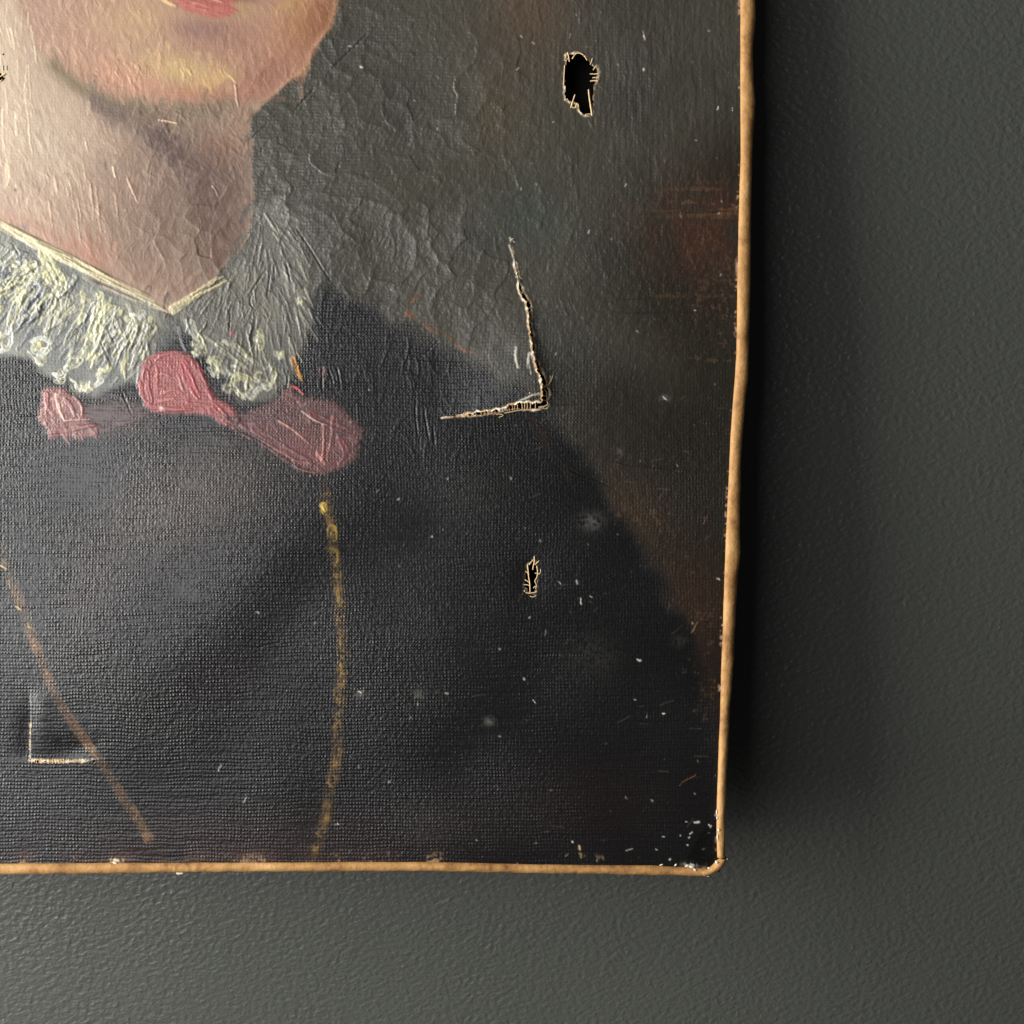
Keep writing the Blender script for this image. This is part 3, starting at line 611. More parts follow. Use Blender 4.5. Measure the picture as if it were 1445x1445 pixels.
# cupped plates of old paint
def plates(cell, seed, wob):
    x = X + low * wob + mid * 4.5; y = Y + low2 * wob + mid2 * 4.5
    gx, gy = np.floor(x / cell).astype(int), np.floor(y / cell).astype(int)
    d1 = np.full(x.shape, 1e9); d2 = np.full(x.shape, 1e9); tx = np.zeros(x.shape); idh = np.zeros(x.shape)
    r = np.random.default_rng(seed); jx, jy, hh = r.random((64, 64)), r.random((64, 64)), r.random((64, 64))
    for oy in (-1, 0, 1):
        for ox in (-1, 0, 1):
            ix, iy = gx + ox, gy + oy
            px_ = (ix + jx[iy % 64, ix % 64]) * cell; py_ = (iy + jy[iy % 64, ix % 64]) * cell
            d = np.hypot(x - px_, y - py_); n = d < d1
            d2 = np.where(n, d1, np.minimum(d2, d)); idh = np.where(n, hh[iy % 64, ix % 64], idh)
            tx = np.where(n, (x - px_) * 0.6 + (y - py_) * 0.8, tx); d1 = np.where(n, d, d1)
    return d1, d2 - d1, idh, tx
d1, eg, idh, tx = plates(37, 5, 12)
pm = np.clip(gau(550, 240, 200, 260) * bgm * 1.5 + ms * gau(270, 320, 150, 120) * 0.9 + ms * 0.12 + bgm * 0.15, 0, 1)
Hm += pm * (0.11 * np.minimum(d1 / 21.0, 1.3) ** 2 * (0.4 + idh) + 0.032 * np.exp(-(eg / 10.0) ** 2) * (0.3 + idh) + 0.0022 * tx * (idh - 0.45))
crk = np.exp(-(eg / 1.3) ** 2) * pm * (idh > 0.35)
Hm -= 0.02 * crk; mixc(crk, (30, 27, 24), 0.12)
# long scratches and creases
for pts, wd, dp in (([(362, 220), (400, 172), (440, 130), (480, 86), (520, 46)], 3, 0.22), ([(352, 200), (385, 165), (420, 140)], 2, 0.14), ([(561, 330), (561, 382)], 2, 0.14), ([(380, 272), (395, 258)], 2, 0.12), ([(468, 400), (440, 352), (415, 318)], 2.4, 0.14),
                    ([(625, 90), (640, 72)], 2, 0.10), ([(296, 962), (302, 946), (318, 934)], 2, 0.12), ([(296, 962), (302, 946), (318, 934), (350, 918), (400, 905)], 2.4, 0.12)):
    groove(pts, wd, dp, (40, 37, 33), 0.35, 0.7)
for pts in ([(868, 424), (920, 420), (975, 418), (1038, 416)], [(896, 492), (940, 498), (1000, 504), (1038, 506)], [(898, 490), (894, 520), (890, 548)], [(800, 470), (830, 460), (870, 438)], [(700 + 94, 480), (818, 462), (840, 462)], [(780, 440), (860, 442), (1000, 440)],
            [(872, 546), (900, 546)], [(868, 650), (920, 662), (1000, 664)], [(1000, 300), (1040, 296)], [(962, 436), (966, 424)], [(800, 660), (870, 690)], [(600, 500), (622, 478)], [(868, 512), (890, 496)]):
    groove(pts, 2.2, 0.11, (26, 22, 18), 0.4, 0.9)
wear = (np.exp(-((Y - 418) / 3.5) ** 2) * sst(900, 930, X) + np.exp(-((Y - 500 - (X - 900) * 0.07) / 3.5) ** 2) * sst(890, 920, X) + 0.5 * gau(980, 470, 60, 26) + 0.5 * gau(1010, 380, 40, 60) + 0.6 * gau(1000, 870, 36, 26) + 0.5 * gau(1000, 960, 34, 60)
        + 0.6 * gau(905, 735, 34, 26) + 0.4 * gau(955, 790, 30, 40))
grid_w = np.cos(Y * 2 * math.pi / 5.0) * 0.5 + np.cos(X * 2 * math.pi / 4.5) * 0.3
mixc(sst(0.9, 2.0, wear * 1.2 + fine * 0.55 + grid_w * 0.3 + mid * 0.3) * (wear > 0.12), (96, 74, 56), 0.35)
# scuffs, dust and lint that have settled on the varnish
for (x, y, r, op) in ((835, 736, 15, 0.35), (838, 925, 34, 0.07), (620, 505, 1, 0), (960, 905, 10, 0.1), (690, 1018, 7, 0.45), (600, 1165, 34, 0.06), (508, 978, 7, 0.5), (590, 980, 8, 0.4), (725, 490, 10, 0.25), (938, 563, 6, 0.6), (872, 636, 5, 0.3), (660, 690, 60, 0.05)):
    mixc(gau(x, y, r, r * 0.8) * np.clip(0.7 + 0.5 * fine, 0, 1), (124, 122, 116), op)
def speck(x, y, dx, dy, wd, rgb, op):
    w_ = win(x - abs(dx) - wd * 2, y - abs(dy) - wd * 2, x + abs(dx) + wd * 2, y + abs(dy) + wd * 2)
    d, s_, u, L = along(np.array([(x - dx, y - dy), (x + rnd.uniform(-1, 1), y + rnd.uniform(-1, 1)), (x + dx, y + dy)]), X[w_] + fine[w_] * 0.7, Y[w_] + mid[w_] * 0.5)
    a = np.exp(-(d / (wd * 0.55)) ** 2) * op
    C[w_] = C[w_] * (1 - a[..., None]) + srgb(*rgb) * a[..., None]
    Hm[w_] += 0.10 * a; Wv[w_] *= 1 - 0.7 * a; Ro[w_] = Ro[w_] * (1 - a) + 0.75 * a
for (x, y, dx, dy, wd, c_) in ((902, 931, 5, 1, 4, WHT), (938, 562, 3, 4, 4, (214, 208, 204)), (820, 848, 0.5, 8, 2.6, WHT), (815, 822, 1.5, 5, 3, (226, 224, 214)), (789, 822, 1, 3, 2.4, (220, 218, 210)), (508, 976, 3, 2, 3.4, WHT), (630, 979, 3, 1, 3, (230, 226, 190)), (1014, 817, 2, 1, 3, WHT),
                             (510, 95, 1.5, 1, 3.4, (246, 230, 206)), (908, 50, -1, -12, 2.0, (206, 190, 172)), (909, 51, 0, 2, 3, WHT), (805, 51, 0, 5, 2.4, (226, 224, 216)), (882, 260, 2, -3, 2.6, (210, 206, 196)), (831, 327, 2, -4, 2.6, (214, 210, 202)), (1012, 153, 2, -4, 3, WHT), (1033, 154, 0, 3, 2.4, (220, 216, 208)),
                             (908, 98, 0, 2, 3, (220, 216, 206)), (983, 198, 2, 0, 2, (200, 196, 186)), (730, 98, 2, -3, 2.2, (190, 186, 176)), (808, 1187, 1, 1, 3, WHT), (780, 172, 2, -2, 2.4, (210, 206, 196)), (310, 1084, 3, -9, 1.8, (206, 204, 198)), (346, 1128, 3, -8, 2.2, (206, 202, 196)), (477, 1163, 2, 1, 3.2, (220, 216, 190)),
                             (550, 1102, 2, 1, 3, (216, 214, 206)), (748, 872, 2, -2, 2, (190, 186, 176)), (739, 959, 0, 2, 2.6, WHT), (754, 990, -2, -4, 2.2, WHT), (913, 1010, -1, 4, 2, (220, 214, 200)), (936, 1007, 2, 0, 2.6, WHT), (895, 987, 1, 0, 2, (220, 216, 206)), (770, 892, -1, 8, 1.6, (120, 118, 114)), (995, 735, 5, -10, 1.5, (140, 104, 70)), (980, 885, 8, -14, 1.6, (150, 120, 84)),
                             (818, 1196, 1, 5, 4, (226, 196, 160)), (820, 1207, 2, 6, 4, (196, 160, 120)), (800, 1206, 3, -3, 2.4, (200, 172, 140)), (884, 1200, 4, 0, 2.4, (220, 206, 186)), (890, 1198, 5, -1, 2, (220, 206, 186)), (937, 1181, 2, 0, 2.4, WHT), (975, 1175, 4, -3, 2.2, WHT), (968, 1160, 4, 0, 2, WHT), (983, 1160, 5, -1, 3, WHT), (1001, 1164, 2, 2, 2.4, WHT), (993, 1199, 4, -1, 2.4, WHT),
                             (972, 1181, 2, -1, 2.6, WHT), (971, 1192, 2, 0, 2.4, WHT), (961, 1179, 1, 0, 2.4, WHT), (925, 1199, 2, 1, 2.4, WHT), (946, 1212, 2, -1, 2.6, WHT), (1000, 1175, 2, 0, 2.4, WHT), (1003, 1166, -1, 3, 2, WHT), (965, 1103, 14, -10, 1.8, (140, 92, 56)), (978, 1095, 8, -6, 1.4, (140, 92, 56))):
    speck(x, y, dx * 0.5, dy * 0.5, wd * rnd.uniform(0.42, 0.64), c_, rnd.uniform(0.45, 0.9))
for _ in range(170):
    x, y = rnd.uniform(360, 1035), rnd.uniform(0, 1215); b = rnd.random() ** 2
    c_ = 80 + 110 * b
    speck(x, y, rnd.uniform(-0.8, 0.8), rnd.uniform(-1.4, 1.4), rnd.uniform(1.1, 1.9), (c_, c_ * 0.98, c_ * 0.93), 0.35 + 0.5 * b)
for _ in range(60):
    x, y = rnd.uniform(560, 1030), rnd.uniform(560, 1200); a = rnd.uniform(-1.2, 0.2); l = rnd.uniform(6, 20)
    stroke([(x, y), (x + math.cos(a) * l * 0.5 + rnd.uniform(-2, 2), y + math.sin(a) * l * 0.5), (x + math.cos(a) * l, y + math.sin(a) * l)], 1.5, (96, 88, 76), 0.4, 0.03, 0.3, 0.3, 2, False, 0.2)
# worn rims of the picture next to the tape
dr = itp(R_IN, Y) - X; db = itp(B_IN, X) - Y
rim_n = fine * 0.55 + mid * 0.6
mixc(sst(5, 0, dr) * sst(0.5, 1.3, rim_n + 0.4 * gau(1040, 455, 60, 50) + 0.9 * gau(1012, 1175, 30, 40)), (206, 170, 140), 0.8)
mixc(sst(5, 0, db) * sst(0.9, 1.5, rim_n + 0.9 * gau(960, 1222, 50, 20) + 0.9 * gau(165, 1215, 16, 12)), (206, 176, 140), 0.5)
mixc(sst(18, 2, db) * sst(1.2, 2.0, rim_n + 0.8 * gau(830, 1205, 60, 14)), (170, 138, 104), 0.6)
mixc(sst(30, 0, db) * sst(700, 300, X) * (0.5 + 0.3 * mid), (92, 66, 56), 0.5)
mixc(gau(975, 1221, 9, 3) * sst(-0.6, 0.4, fine), (246, 240, 222), 0.95)
mixc(gau(163, 1214, 9, 3) * sst(-0.4, 0.6, fine), (236, 214, 170), 0.9)
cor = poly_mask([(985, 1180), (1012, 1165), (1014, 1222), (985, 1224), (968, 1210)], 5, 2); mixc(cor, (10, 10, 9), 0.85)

# ---- slack canvas: shallow waves and lifted flaps (mm)
_d = (X - 300) * 0.717 + (Y - 850) * 0.70; _t = -(X - 300) * 0.70 + (Y - 850) * 0.717      # a crease runs diagonally across the coat
Z = 1.7 * np.where(_d < 0, np.exp(-(_d / 170) ** 2), np.exp(-(_d / 80) ** 2)) * np.exp(-(_t / 250) ** 4) + 0.5 * gau(40, 900, 130, 110) + 0.12 * low * gau(500, 900, 500, 300)
Z += 0.5 * gau(600, 330, 160, 160) + 0.35 * low2 * gau(560, 240, 240, 240)
tear_v = smooth_pts([(720, 338), (724, 352), (727, 372), (729, 380), (732, 395), (734, 407), (738, 419), (743, 425), (748, 434), (747, 455), (750, 475), (753, 494), (756, 510), (760, 523), (764, 532), (767, 541), (770, 551), (770, 562), (769, 572)], 1)
tear_h = smooth_pts([(769, 572), (757, 573), (745, 573), (735, 573.5), (722, 575), (715, 577), (705, 580), (690, 582), (665, 585), (640, 588), (622, 590)], 1)
tear_l = smooth_pts([(44, 962), (43.5, 985), (44, 1010), (42.5, 1040), (42, 1073)], 1)
tear_b = smooth_pts([(42, 1073), (60, 1074), (80, 1074), (105, 1074), (125, 1073), (140, 1070)], 1)
xt = np.interp(Y, tear_v[:, 1], tear_v[:, 0]); yt = np.interp(X, tear_h[::-1, 0], tear_h[::-1, 1])
flap = ((X < xt) & (Y < yt)) * sst(330, 560, Y) * sst(610, 760, X)
Z += 2.6 * flap
Z -= 0.2 * np.exp(-(np.clip(X - xt, 0, 999) / 60) ** 2) * (X >= xt) * sst(330, 460, Y) * sst(574, 545, Y)
Z -= 0.3 * np.exp(-(np.clip(Y - yt, 0, 999) / 40) ** 2) * (Y >= yt) * sst(640, 740, X) * sst(860, 770, X)
xl = np.interp(Y, tear_l[:, 1], tear_l[:, 0]); yb = np.interp(X, tear_b[:, 0], tear_b[:, 1])
Z -= 0.6 * np.exp(-(np.clip(xl - X, 0, 999) / 18) ** 2) * (X < xl) * sst(975, 1030, Y) * sst(1076, 1058, Y)
Z += 0.6 * np.exp(-(np.clip(X - xl, 0, 999) / 40) ** 2) * sst(36, 70, X) * (X >= xl) * sst(960, 990, Y) * sst(1075, 1000, Y)
Z -= 0.6 * gau(100, 1060, 30, 18) * (Y < yb)
for (x, y, r, d_) in ((820, 118, 34, -0.35), (750, 815, 22, -0.3)): Z += d_ * gau(x, y, r, r * 1.4)
Z *= sst(0, 60, dr) * sst(0, 60, db)
Hm += Z

# ---- tears and holes: frayed rims of raw linen, then open gaps
LIN = [srgb(226, 200, 162), srgb(196, 158, 114), srgb(244, 232, 208)]
hole = np.zeros((HH, WW), bool)
def frayed(poly, rim, ragged, amount=1.0):
    p = np.asarray(poly, float); w_ = win(p[:, 0].min() - 14, p[:, 1].min() - 14, p[:, 0].max() + 14, p[:, 1].max() + 14)
    d = sdf(poly, X[w_], Y[w_])
    rn = T_FINE[(np.round(Y[w_] * 0.55).astype(int)) % TN, (np.round(X[w_] * 0.55).astype(int)) % TN]
    hole[w_] |= (d + rn * ragged) < 0
    a = sst(rim + 1.0, rim - 1.4, d + rn * 1.4) * amount * np.clip(0.75 + 0.6 * mid[w_] + 0.3 * rn, 0.05, 1)
    pickc = np.where((fine[w_] > 0.5)[..., None], LIN[2], np.where((fine[w_] < -0.5)[..., None], LIN[1], LIN[0]))
    C[w_] = C[w_] * (1 - a[..., None]) + pickc * a[..., None]
    Hm[w_] += 0.16 * a * (0.6 + 0.4 * fine[w_]) ; Wv[w_] *= 1 - 0.5 * a; Ro[w_] = Ro[w_] * (1 - a) + 0.85 * a
def slit(p, hws, rim, rn_k=0.5, amount=1.0):
    w_ = win(p[:, 0].min() - 10, p[:, 1].min() - 10, p[:, 0].max() + 10, p[:, 1].max() + 10)
    d, s, u, L = along(p, X[w_], Y[w_])
    f = np.interp(s / L, [q[0] for q in hws], [q[1] for q in hws])
    rn = T_FINE[(np.round(Y[w_] * 0.6).astype(int)) % TN, (np.round(X[w_] * 0.6).astype(int)) % TN]
    hole[w_] |= (d + rn * rn_k) < f
    rr = np.interp(s / L, [0, 0.06, 0.94, 1], [0.4, 1, 1, 0.3])
    a = sst(f + rim * rr + 0.8, f + rim * rr - 1.2, d + rn * 0.8) * amount
    pickc = np.where((fine[w_] > 0.4)[..., None], LIN[2], np.where((fine[w_] < -0.4)[..., None], LIN[1], LIN[0]))
    C[w_] = C[w_] * (1 - a[..., None]) + pickc * a[..., None]
    Hm[w_] += 0.12 * a * (0.6 + 0.4 * fine[w_]); Ro[w_] = Ro[w_] * (1 - a) + 0.85 * a
for pts, wd in (([(719.5, 336), (722, 340), (725, 342)], 3.2), ([(720, 347), (721.5, 354), (724, 362), (726, 373)], 3.4), ([(726, 374), (727, 380)], 2.4), ([(748, 500), (744, 512), (748, 528)], 4), ([(728, 492), (727, 505), (731, 520)], 4), ([(762, 556), (748, 560), (735, 566)], 3)):
    stroke(pts, wd, (206, 198, 182), 0.75, 0.10, 0.5, 0.3, 1, False, 0.8, 0.7)
hole_a = [(797, 84), (799, 78), (806, 76.5), (814, 75), (821, 76), (827, 82), (832, 88), (836, 92), (841, 95), (843, 102), (842, 114), (838, 119), (838, 130), (837.5, 145), (837, 161), (829, 163), (823, 161), (817.5, 157), (816, 147), (807, 144), (797.5, 140), (797, 120), (796.5, 105), (798, 92)]
hole_b = [(746, 797), (751, 792), (757, 794), (759, 803), (759, 815), (757, 824), (757, 832), (752, 836), (744, 834), (741, 828), (741, 812), (743, 803)]
hole_c = [(-30, 88), (-4, 98), (1, 102), (4, 105), (7, 110), (4, 116), (0, 118), (-28, 122)]
frayed(hole_a, 2.2, 0.5); frayed(hole_b, 1.6, 0.8, 0.8); frayed(hole_c, 1.5, 0.8, 0.6)
for (x, y, rx, ry) in ((4.5, 76.5, 1.6, 1.8), (5.8, 96, 1.3, 4), (10, 96, 1.3, 4), (-2, 82, 2, 2), (52, 1074.5, 2.4, 2.2), (133, 1073.5, 2.4, 2.0), (64, 1075, 1.4, 1.2), (90, 1073.5, 2, 1.2), (122, 1073, 1.6, 1.4)):
    hole |= ((X - x) / rx) ** 2 + ((Y - y) / ry) ** 2 < 1
slit(tear_v, [(0, -2), (0.13, -2), (0.15, 1.0), (0.19, 1.2), (0.21, -1.0), (0.26, -0.6), (0.28, 1.6), (0.36, 2.2), (0.40, 2.8), (0.46, 1.4), (0.62, 1.2), (0.72, 1.8), (0.80, 2.6), (0.86, 3.2), (0.93, 4.4), (1, 4.4)], 2.6, 0.8)
slit(tear_h, [(0, 4.2), (0.1, 3.6), (0.3, 3.2), (0.36, 1.6), (0.42, 1.4), (0.5, 1.2), (0.75, 0.9), (0.85, -0.8), (1, -2)], 2.4, 0.8)
slit(tear_l, [(0, -2), (0.4, -1), (0.55, 0.5), (1, 0.7)], 0.7, 0.3, 0.6)
slit(tear_b, [(0, 0.6), (0.4, 0.3), (0.6, 0.6), (0.8, -0.5), (1, -1)], 2.0, 0.5, 0.75)

# ---- gloss
Ro = np.where(Ro > 0.6, Ro, Ro - 0.13 * mc + 0.05 * ms + 0.025 * low * (1 - ms) - 0.09 * up_bg)
Ro -= 0.05 * sst(700, 1000, X) * (1 - mc)
C = np.clip(C, 0.002, 0.95)

Wv *= 1 - 0.45 * mc * sst(460, 760, X)
# ---- canvas mesh
co = np.empty((HH * WW, 3), np.float32)
co[:, 0] = ((X - BX) * S).ravel(); co[:, 1] = (-Hm * 0.001).ravel(); co[:, 2] = ((BY - Y) * S).ravel()
idx = np.arange(HH * WW).reshape(HH, WW)
q = np.stack([idx[:-1, :-1], idx[1:, :-1], idx[1:, 1:], idx[:-1, 1:]], axis=-1).reshape(-1, 4)
hv = hole
keep = ~((hv[:-1, :-1].astype(int) + hv[1:, :-1] + hv[1:, 1:] + hv[:-1, 1:]).ravel() >= 3)
q = q[keep].astype(np.int32)
me = bpy.data.meshes.new('canvas')
me.vertices.add(HH * WW); me.vertices.foreach_set('co', co.ravel())
me.loops.add(q.size); me.loops.foreach_set('vertex_index', q.ravel())
me.polygons.add(len(q)); me.polygons.foreach_set('loop_start', np.arange(0, q.size, 4, dtype=np.int32))
me.polygons.foreach_set('use_smooth', np.ones(len(q), bool))
me.update(calc_edges=True)
def put(name, rgb):
    a = me.color_attributes.new(name, 'FLOAT_COLOR', 'POINT')
    buf = np.ones((HH * WW, 4), np.float32); buf[:, :3] = rgb.reshape(-1, 3)
    a.data.foreach_set('color', buf.ravel())
put('paint', C); put('aux', np.stack([np.clip(Ro, 0.15, 0.95), np.clip(Wv, 0, 2.6), np.clip(Gr, 0, 1.5)], axis=-1))
me.materials.append(M_OIL)
canvas = bpy.data.objects.new('canvas', me); COL.objects.link(canvas); canvas.parent = paint_root
canvas['label'] = 'painted linen with a lace collar, red bow and several ragged holes'

def surf(px, py):
    i = min(WW - 1, max(0, int(np.searchsorted(xs, px)))); j = min(HH - 1, max(0, int(np.searchsorted(ys, py))))
    return Hm[j, i] * 0.001

# ------------------------------------------------------------------ frayed threads at the tears
def tube(pts3, r, sides=6, taper=0.35):
    P = [Vector(p) for p in pts3]; V = []; F = []
    for i, p in enumerate(P):
        t = (P[min(i + 1, len(P) - 1)] - P[max(i - 1, 0)]).normalized()
        a = t.orthogonal().normalized(); b = t.cross(a)
        rr = r * (1 - taper * i / (len(P) - 1)) * rnd.uniform(0.85, 1.15)
        for k in range(sides):
            an = 2 * math.pi * k / sides
            V.append(p + (a * math.cos(an) + b * math.sin(an)) * rr)
    for i in range(len(P) - 1):
        for k in range(sides):
            F.append((i * sides + k, i * sides + (k + 1) % sides, (i + 1) * sides + (k + 1) % sides, (i + 1) * sides + k))
    F.append(tuple(range(sides))[::-1]); F.append(tuple(range((len(P) - 1) * sides, len(P) * sides)))
    return V, F
def thread(pts, r=0.85, lift=0.15, sag=0.0):
    p = smooth_pts([(a, b) for a, b in pts], 2); n = len(p); out = []
    h0, h1 = surf(*p[0]), surf(*p[-1])
    for i, (x, y) in enumerate(p):
        f = i / (n - 1)
        out.append(loc(x, y, h0 * (1 - f) + h1 * f + lift * 0.001 - sag * 0.001 * math.sin(math.pi * f)))
    V, F = tube(out, r * S)
    return link_mesh('thread', V, F, M_THREAD, canvas)
for pts, r in [([(835.5, 163), (834, 152), (832, 140), (830.5, 126)], 1.5), ([(806, 152), (808, 144), (811.5, 133.5)], 1.4), ([(845, 104), (839, 104.5), (832.5, 104)], 1.0), ([(845, 109), (840, 109.5), (836, 109.5)], 1.0), ([(844, 114.5), (838, 113.5), (833, 114.5)], 1.2),
               ([(842, 94), (838, 97), (836.5, 100), (841, 93), (843, 95)], 0.8), ([(807.5, 83), (811, 77.5), (814, 75), (820, 75), (825, 79), (828.5, 85)], 1.1), ([(801, 74), (802.5, 80), (803.5, 87)], 1.2), ([(797, 92), (796, 106), (795.5, 120)], 0.9), ([(797, 142), (801, 139), (804, 146)], 1.0), ([(812, 152), (815, 144), (816.5, 150)], 1.2),
               ([(833, 91), (835, 87), (836, 82)], 1.0), ([(826, 162), (832, 160.5), (837, 162)], 1.1), ([(796, 84), (799, 86), (802, 82)], 1.0), ([(806, 150), (810, 153), (817, 150)], 1.0),
               ([(744.5, 797), (745.5, 806), (746, 814), (748, 824), (748, 838)], 1.1), ([(754, 785), (754.5, 792), (752.5, 799), (752, 804)], 1.1), ([(757.5, 799), (759, 806), (758, 815), (754, 820), (757.5, 825), (756, 831)], 0.9), ([(739.5, 833), (743, 837), (750, 837), (758, 835)], 1.0), ([(739, 825), (743, 825), (748, 826.5)], 0.9), ([(741, 818), (744, 820), (747, 822)], 1.0),
               ([(755, 797), (759, 793), (761, 791)], 1.0), ([(760, 811), (763, 808), (763, 803)], 0.8), ([(755, 809), (759, 808.5), (761, 810)], 0.8), ([(747, 797), (749.5, 793), (752, 791)], 0.9), ([(748, 841), (752, 843), (757, 840)], 0.9), ([(742, 806), (744, 809), (746.5, 808)], 0.9), ([(753, 830), (755, 827), (757, 828)], 0.8),
               ([(-6, 110), (2, 108), (8, 104)], 1.2), ([(0, 116), (4, 112)], 0.9),
               ([(772, 545), (776, 541), (779, 534), (780, 530)], 1.0), ([(770, 545), (775, 542), (777, 536), (777, 530)], 0.8), ([(747, 556), (757, 552), (767, 549.5), (771, 552)], 1.0), ([(760, 574.5), (767, 574), (773, 571)], 1.4), ([(733, 390), (735, 393), (737, 393.5)], 0.8), ([(771, 552), (772, 562), (773, 570)], 1.0),
               ([(712, 583), (722, 581), (735, 578.5), (752, 577), (764, 576.5)], 0.9), ([(700, 585), (707, 584), (712, 586), (704, 589)], 0.7), ([(720, 341), (723, 338), (725, 337)], 0.8)]:
    thread(pts, r * 0.9)
def ladder(p, t0, t1, n, half, r):
    L = np.concatenate([[0], np.cumsum(np.hypot(*np.diff(p, axis=0).T))])
    for k in range(n):
        t = t0 + (t1 - t0) * (k + rnd.uniform(0.1, 0.9)) / n
        i = min(len(p) - 2, int(np.searchsorted(L, t * L[-1])) - 1); i = max(0, i)
        f = (t * L[-1] - L[i]) / max(1e-6, L[i + 1] - L[i]); c = p[i] + (p[i + 1] - p[i]) * f; e = (p[i + 1] - p[i]) / np.hypot(*(p[i + 1] - p[i])); nn = np.array([-e[1], e[0]])
        j = rnd.uniform(-1, 1); a, b = c + nn * half, c - nn * half + e * j
        thread([tuple(a), tuple((a + b) / 2 + e * rnd.uniform(-0.8, 0.8)), tuple(b)], r * rnd.uniform(0.8, 1.2), 0.05, rnd.uniform(0, 0.15))
ladder(tear_h, 0.08, 0.36, 9, 4.2, 0.75); ladder(tear_h, 0.36, 0.8, 14, 2.8, 0.7)
ladder(tear_v, 0.14, 0.46, 9, 3.4, 0.75); ladder(tear_v, 0.46, 0.84, 9, 2.6, 0.65); ladder(tear_v, 0.86, 0.99, 4, 4.6, 0.8)
ladder(tear_b, 0.02, 0.6, 9, 3.2, 0.8); ladder(tear_l, 0.6, 0.98, 5, 1.8, 0.6)

# ------------------------------------------------------------------ tan paper tape round the edges
DEPTH = 0.009
def tape(name, axis, vals, inner, outer, lab, sgn=1, crown=0.0011):
    """axis 'y': runs down the sheet, tape from inner x to outer x; axis 'x': runs across"""
    prof = [(0.0, 0.00010), (0.03, 0.00045), (0.12, 0.0008), (0.28, 0.00105), (0.5, 0.0011), (0.7, 0.0009), (0.85, 0.0005), (0.95, -0.0002), (1.0, -0.0011), (1.0, -0.004), (0.985, -DEPTH)]
    V, F = [], []; n = len(prof)
    for v in vals:
        a, b = inner(v), outer(v)
        hb = surf(a, v) if axis == 'y' else surf(v, a)
        k = 1 + 0.16 * math.sin(v * 0.031) + 0.10 * math.sin(v * 0.083 + 1) + 0.35 * wob(v, 2600)
        for i, (f, h) in enumerate(prof):
            t = a + (b - a) * f
            if 0 < i < 8: t += 0.35 * math.sin(v * 0.13 + i) + 0.8 * wob(v * 1.7, 300 * i) 
            hh = h * ((k + 0.5 * wob(v * 2.1, 170 * i + 900)) if h > 0 else 1) + (hb * (1 - f) if i < 3 else 0)
            V.append(loc(t, v, hh) if axis == 'y' else loc(v, t, hh))
    for j in range(len(vals) - 1):
        for i in range(n - 1):
            a0 = j * n + i; f = (a0, a0 + 1, a0 + n + 1, a0 + n)
            F.append(f if sgn > 0 else f[::-1])
    for e, rev in ((0, False), (len(vals) - 1, True)):
        f = tuple(e * n + i for i in range(n)); F.append(f if rev == (sgn > 0) else f[::-1])
    o = link_mesh(name, V, F, M_TAPE, paint_root); 
    if lab: o['label'] = lab
    return o
jit = np.random.default_rng(3).standard_normal(4000); jit = np.convolve(jit, np.ones(4) / 4, 'same')
wob = lambda v, s: float(np.interp(v / 5.0 + 500 + s, np.arange(4000), jit)) * 0.16
yv = list(np.arange(-450, -30, 30.0)) + list(np.arange(-30, 1213.5, 5.0))
tape('edge_tape', 'y', yv, lambda v: float(itp(R_IN, v)) + wob(v, 0), lambda v: float(itp(R_OUT, v)) + wob(v, 700), 'tan tape along the right edge of the canvas', 1)
xv = list(np.arange(-560, -30, 30.0)) + list(np.arange(-30, 1000.5, 5.0))
tape('edge_tape', 'x', xv, lambda v: float(itp(B_IN, v)) + wob(v, 1400) * 0.8, lambda v: float(itp(B_OUT, v)) + wob(v, 2100) * 0.8, 'tan tape along the bottom edge of the canvas', -1)
tape('edge_tape', 'y', list(np.arange(-450, 1230, 30.0)), lambda v: LX_IN, lambda v: LX_OUT, 'tan tape along the left edge of the canvas', -1)
tape('edge_tape', 'x', list(np.arange(-560, 1066, 30.0)), lambda v: TY_IN, lambda v: TY_OUT, 'tan tape along the top edge of the canvas', 1)
# folded corner: a pleat of tape running diagonally over the lower right corner
def corner_fold():
    a = smooth_pts([(989, 1227), (1000, 1224.8), (1007, 1219), (1011, 1213.5), (1016, 1211.5)], 2)          # inner line
    b = smooth_pts([(994, 1238), (1002, 1236), (1014, 1231.5), (1022.5, 1224), (1026.5, 1212.5)], 2)        # outer line
    prof = [(0.0, -0.0002), (0.05, 0.0008), (0.18, 0.0015), (0.4, 0.0017), (0.62, 0.0014), (0.82, 0.0008), (0.95, -0.0004), (1.0, -0.0018), (0.98, -DEPTH)]
    V, F = [], []; n = len(prof); m = len(a)
    for j in range(m):
        e = math.sin(math.pi * (0.12 + 0.80 * j / (m - 1)))
        for f, h in prof:
            p = a[j] + (b[j] - a[j]) * f
            V.append(loc(p[0], p[1], h * (0.72 + 0.3 * e) if h > 0 else h))
    for j in range(m - 1):
        for i in range(n - 1):
            k = j * n + i; F.append((k, k + n, k + n + 1, k + 1))
    F.append(tuple(range(n))); F.append(tuple((m - 1) * n + i for i in range(n))[::-1])
    o = link_mesh('corner_fold', V, F, M_TAPE, paint_root); o['label'] = 'folded tan tape at the lower right corner'
corner_fold()
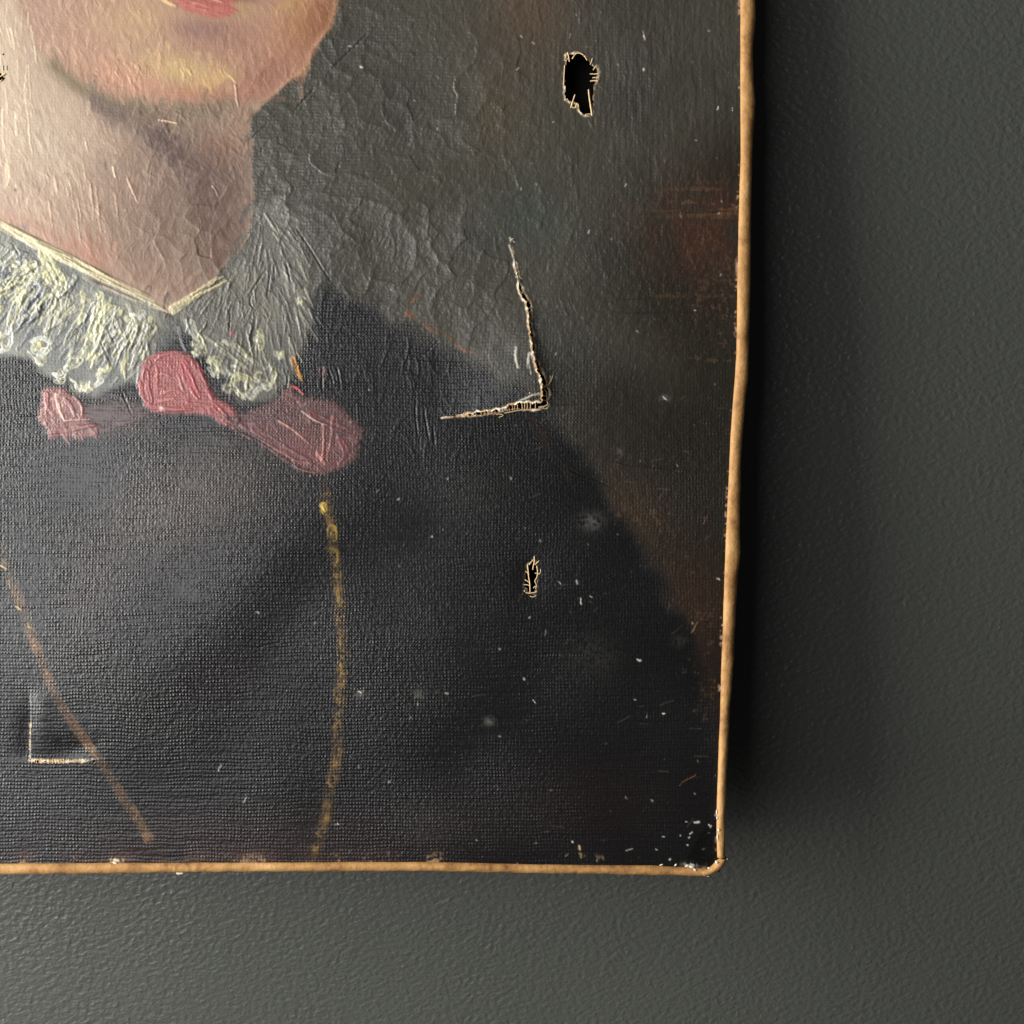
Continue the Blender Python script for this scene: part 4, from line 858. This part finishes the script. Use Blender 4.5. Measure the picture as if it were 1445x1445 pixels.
# flakes of broken ground clinging to the corner and the edges
def flake(px, py, rx, ry, rot, h0):
    V, F = [], []; n = 7; c, s = math.cos(rot), math.sin(rot)
    for lvl, (k, h) in enumerate(((1.0, 0.0), (0.8, 0.00018), (0.35, 0.00026))):
        for i in range(n):
            a = 2 * math.pi * i / n; r = k * rnd.uniform(0.75, 1.2)
            dx, dy = math.cos(a) * rx * r, math.sin(a) * ry * r
            V.append(loc(px + dx * c - dy * s, py + dx * s + dy * c, h0 + h))
    for l in range(2):
        for i in range(n): F.append((l * n + i, l * n + (i + 1) % n, (l + 1) * n + (i + 1) % n, (l + 1) * n + i))
    F.append(tuple(2 * n + i for i in range(n)))
    return link_mesh('paint_flake', V, F, M_CHIP, paint_root, False)
for f in ((1000, 1224, 2.0, 1.2, 0.3, 0.0006), (975, 1222.5, 4.0, 1.8, 0.2, 0.0007), (980, 1226, 3, 1.6, 0.6, 0.0010), (969, 1221, 3, 1.2, -0.3, 0.0006), (1011, 1145, 1.2, 4, 0.0, 0.0006), (1011.5, 1153, 1.0, 3, 0.1, 0.0006), (1012, 1180, 1.2, 4, 0.0, 0.0006), (1013.5, 1170, 1.5, 2, 0.0, 0.0009),
          (953, 1220, 2.4, 1.1, -0.7, 0.0005), (933, 1219.5, 3, 1.0, -0.3, 0.0005), (1025, 1212.6, 2.6, 0.8, -0.45, 0.0002), (1010, 1214.5, 3.0, 2.2, 0.8, 0.0016), (252, 1234, 6, 1.8, 0.0, -0.0012), (163, 1217, 4, 1.4, 0.1, 0.0005), (1000, 1238, 1.6, 0.9, 0, -0.001)):
    flake(*f)

# ------------------------------------------------------------------ stretcher behind the canvas, and an added board that blacks out the holes
def box(name, x0, y0, x1, y1, h0, h1, mat, lab=None):
    V = [loc(x, y, h) for h in (h0, h1) for (x, y) in ((x0, y0), (x1, y0), (x1, y1), (x0, y1))]
    F = [(0, 1, 2, 3), (7, 6, 5, 4), (0, 4, 5, 1), (1, 5, 6, 2), (2, 6, 7, 3), (3, 7, 4, 0)]
    o = link_mesh(name, V, F, mat, paint_root, False)
    if lab: o['label'] = lab
    return o
box('stretcher_bar', -555, -445, -395, 1228, -DEPTH, -0.0025, M_WOOD)
box('stretcher_bar', -394, -445, 868, -300, -DEPTH, -0.0025, M_WOOD)
box('stretcher_bar', -394, 1110, 868, 1228, -DEPTH, -0.0025, M_WOOD)
o = box('stretcher_bar', 870, -445, 1010, 1222, -DEPTH, -0.0025, M_WOOD)
box('added_blackout_board', -556, -446, 1018, 1224, -DEPTH - 0.0020, -DEPTH - 0.0003, M_BLACKOUT)  # unseen board, added so that the holes look black
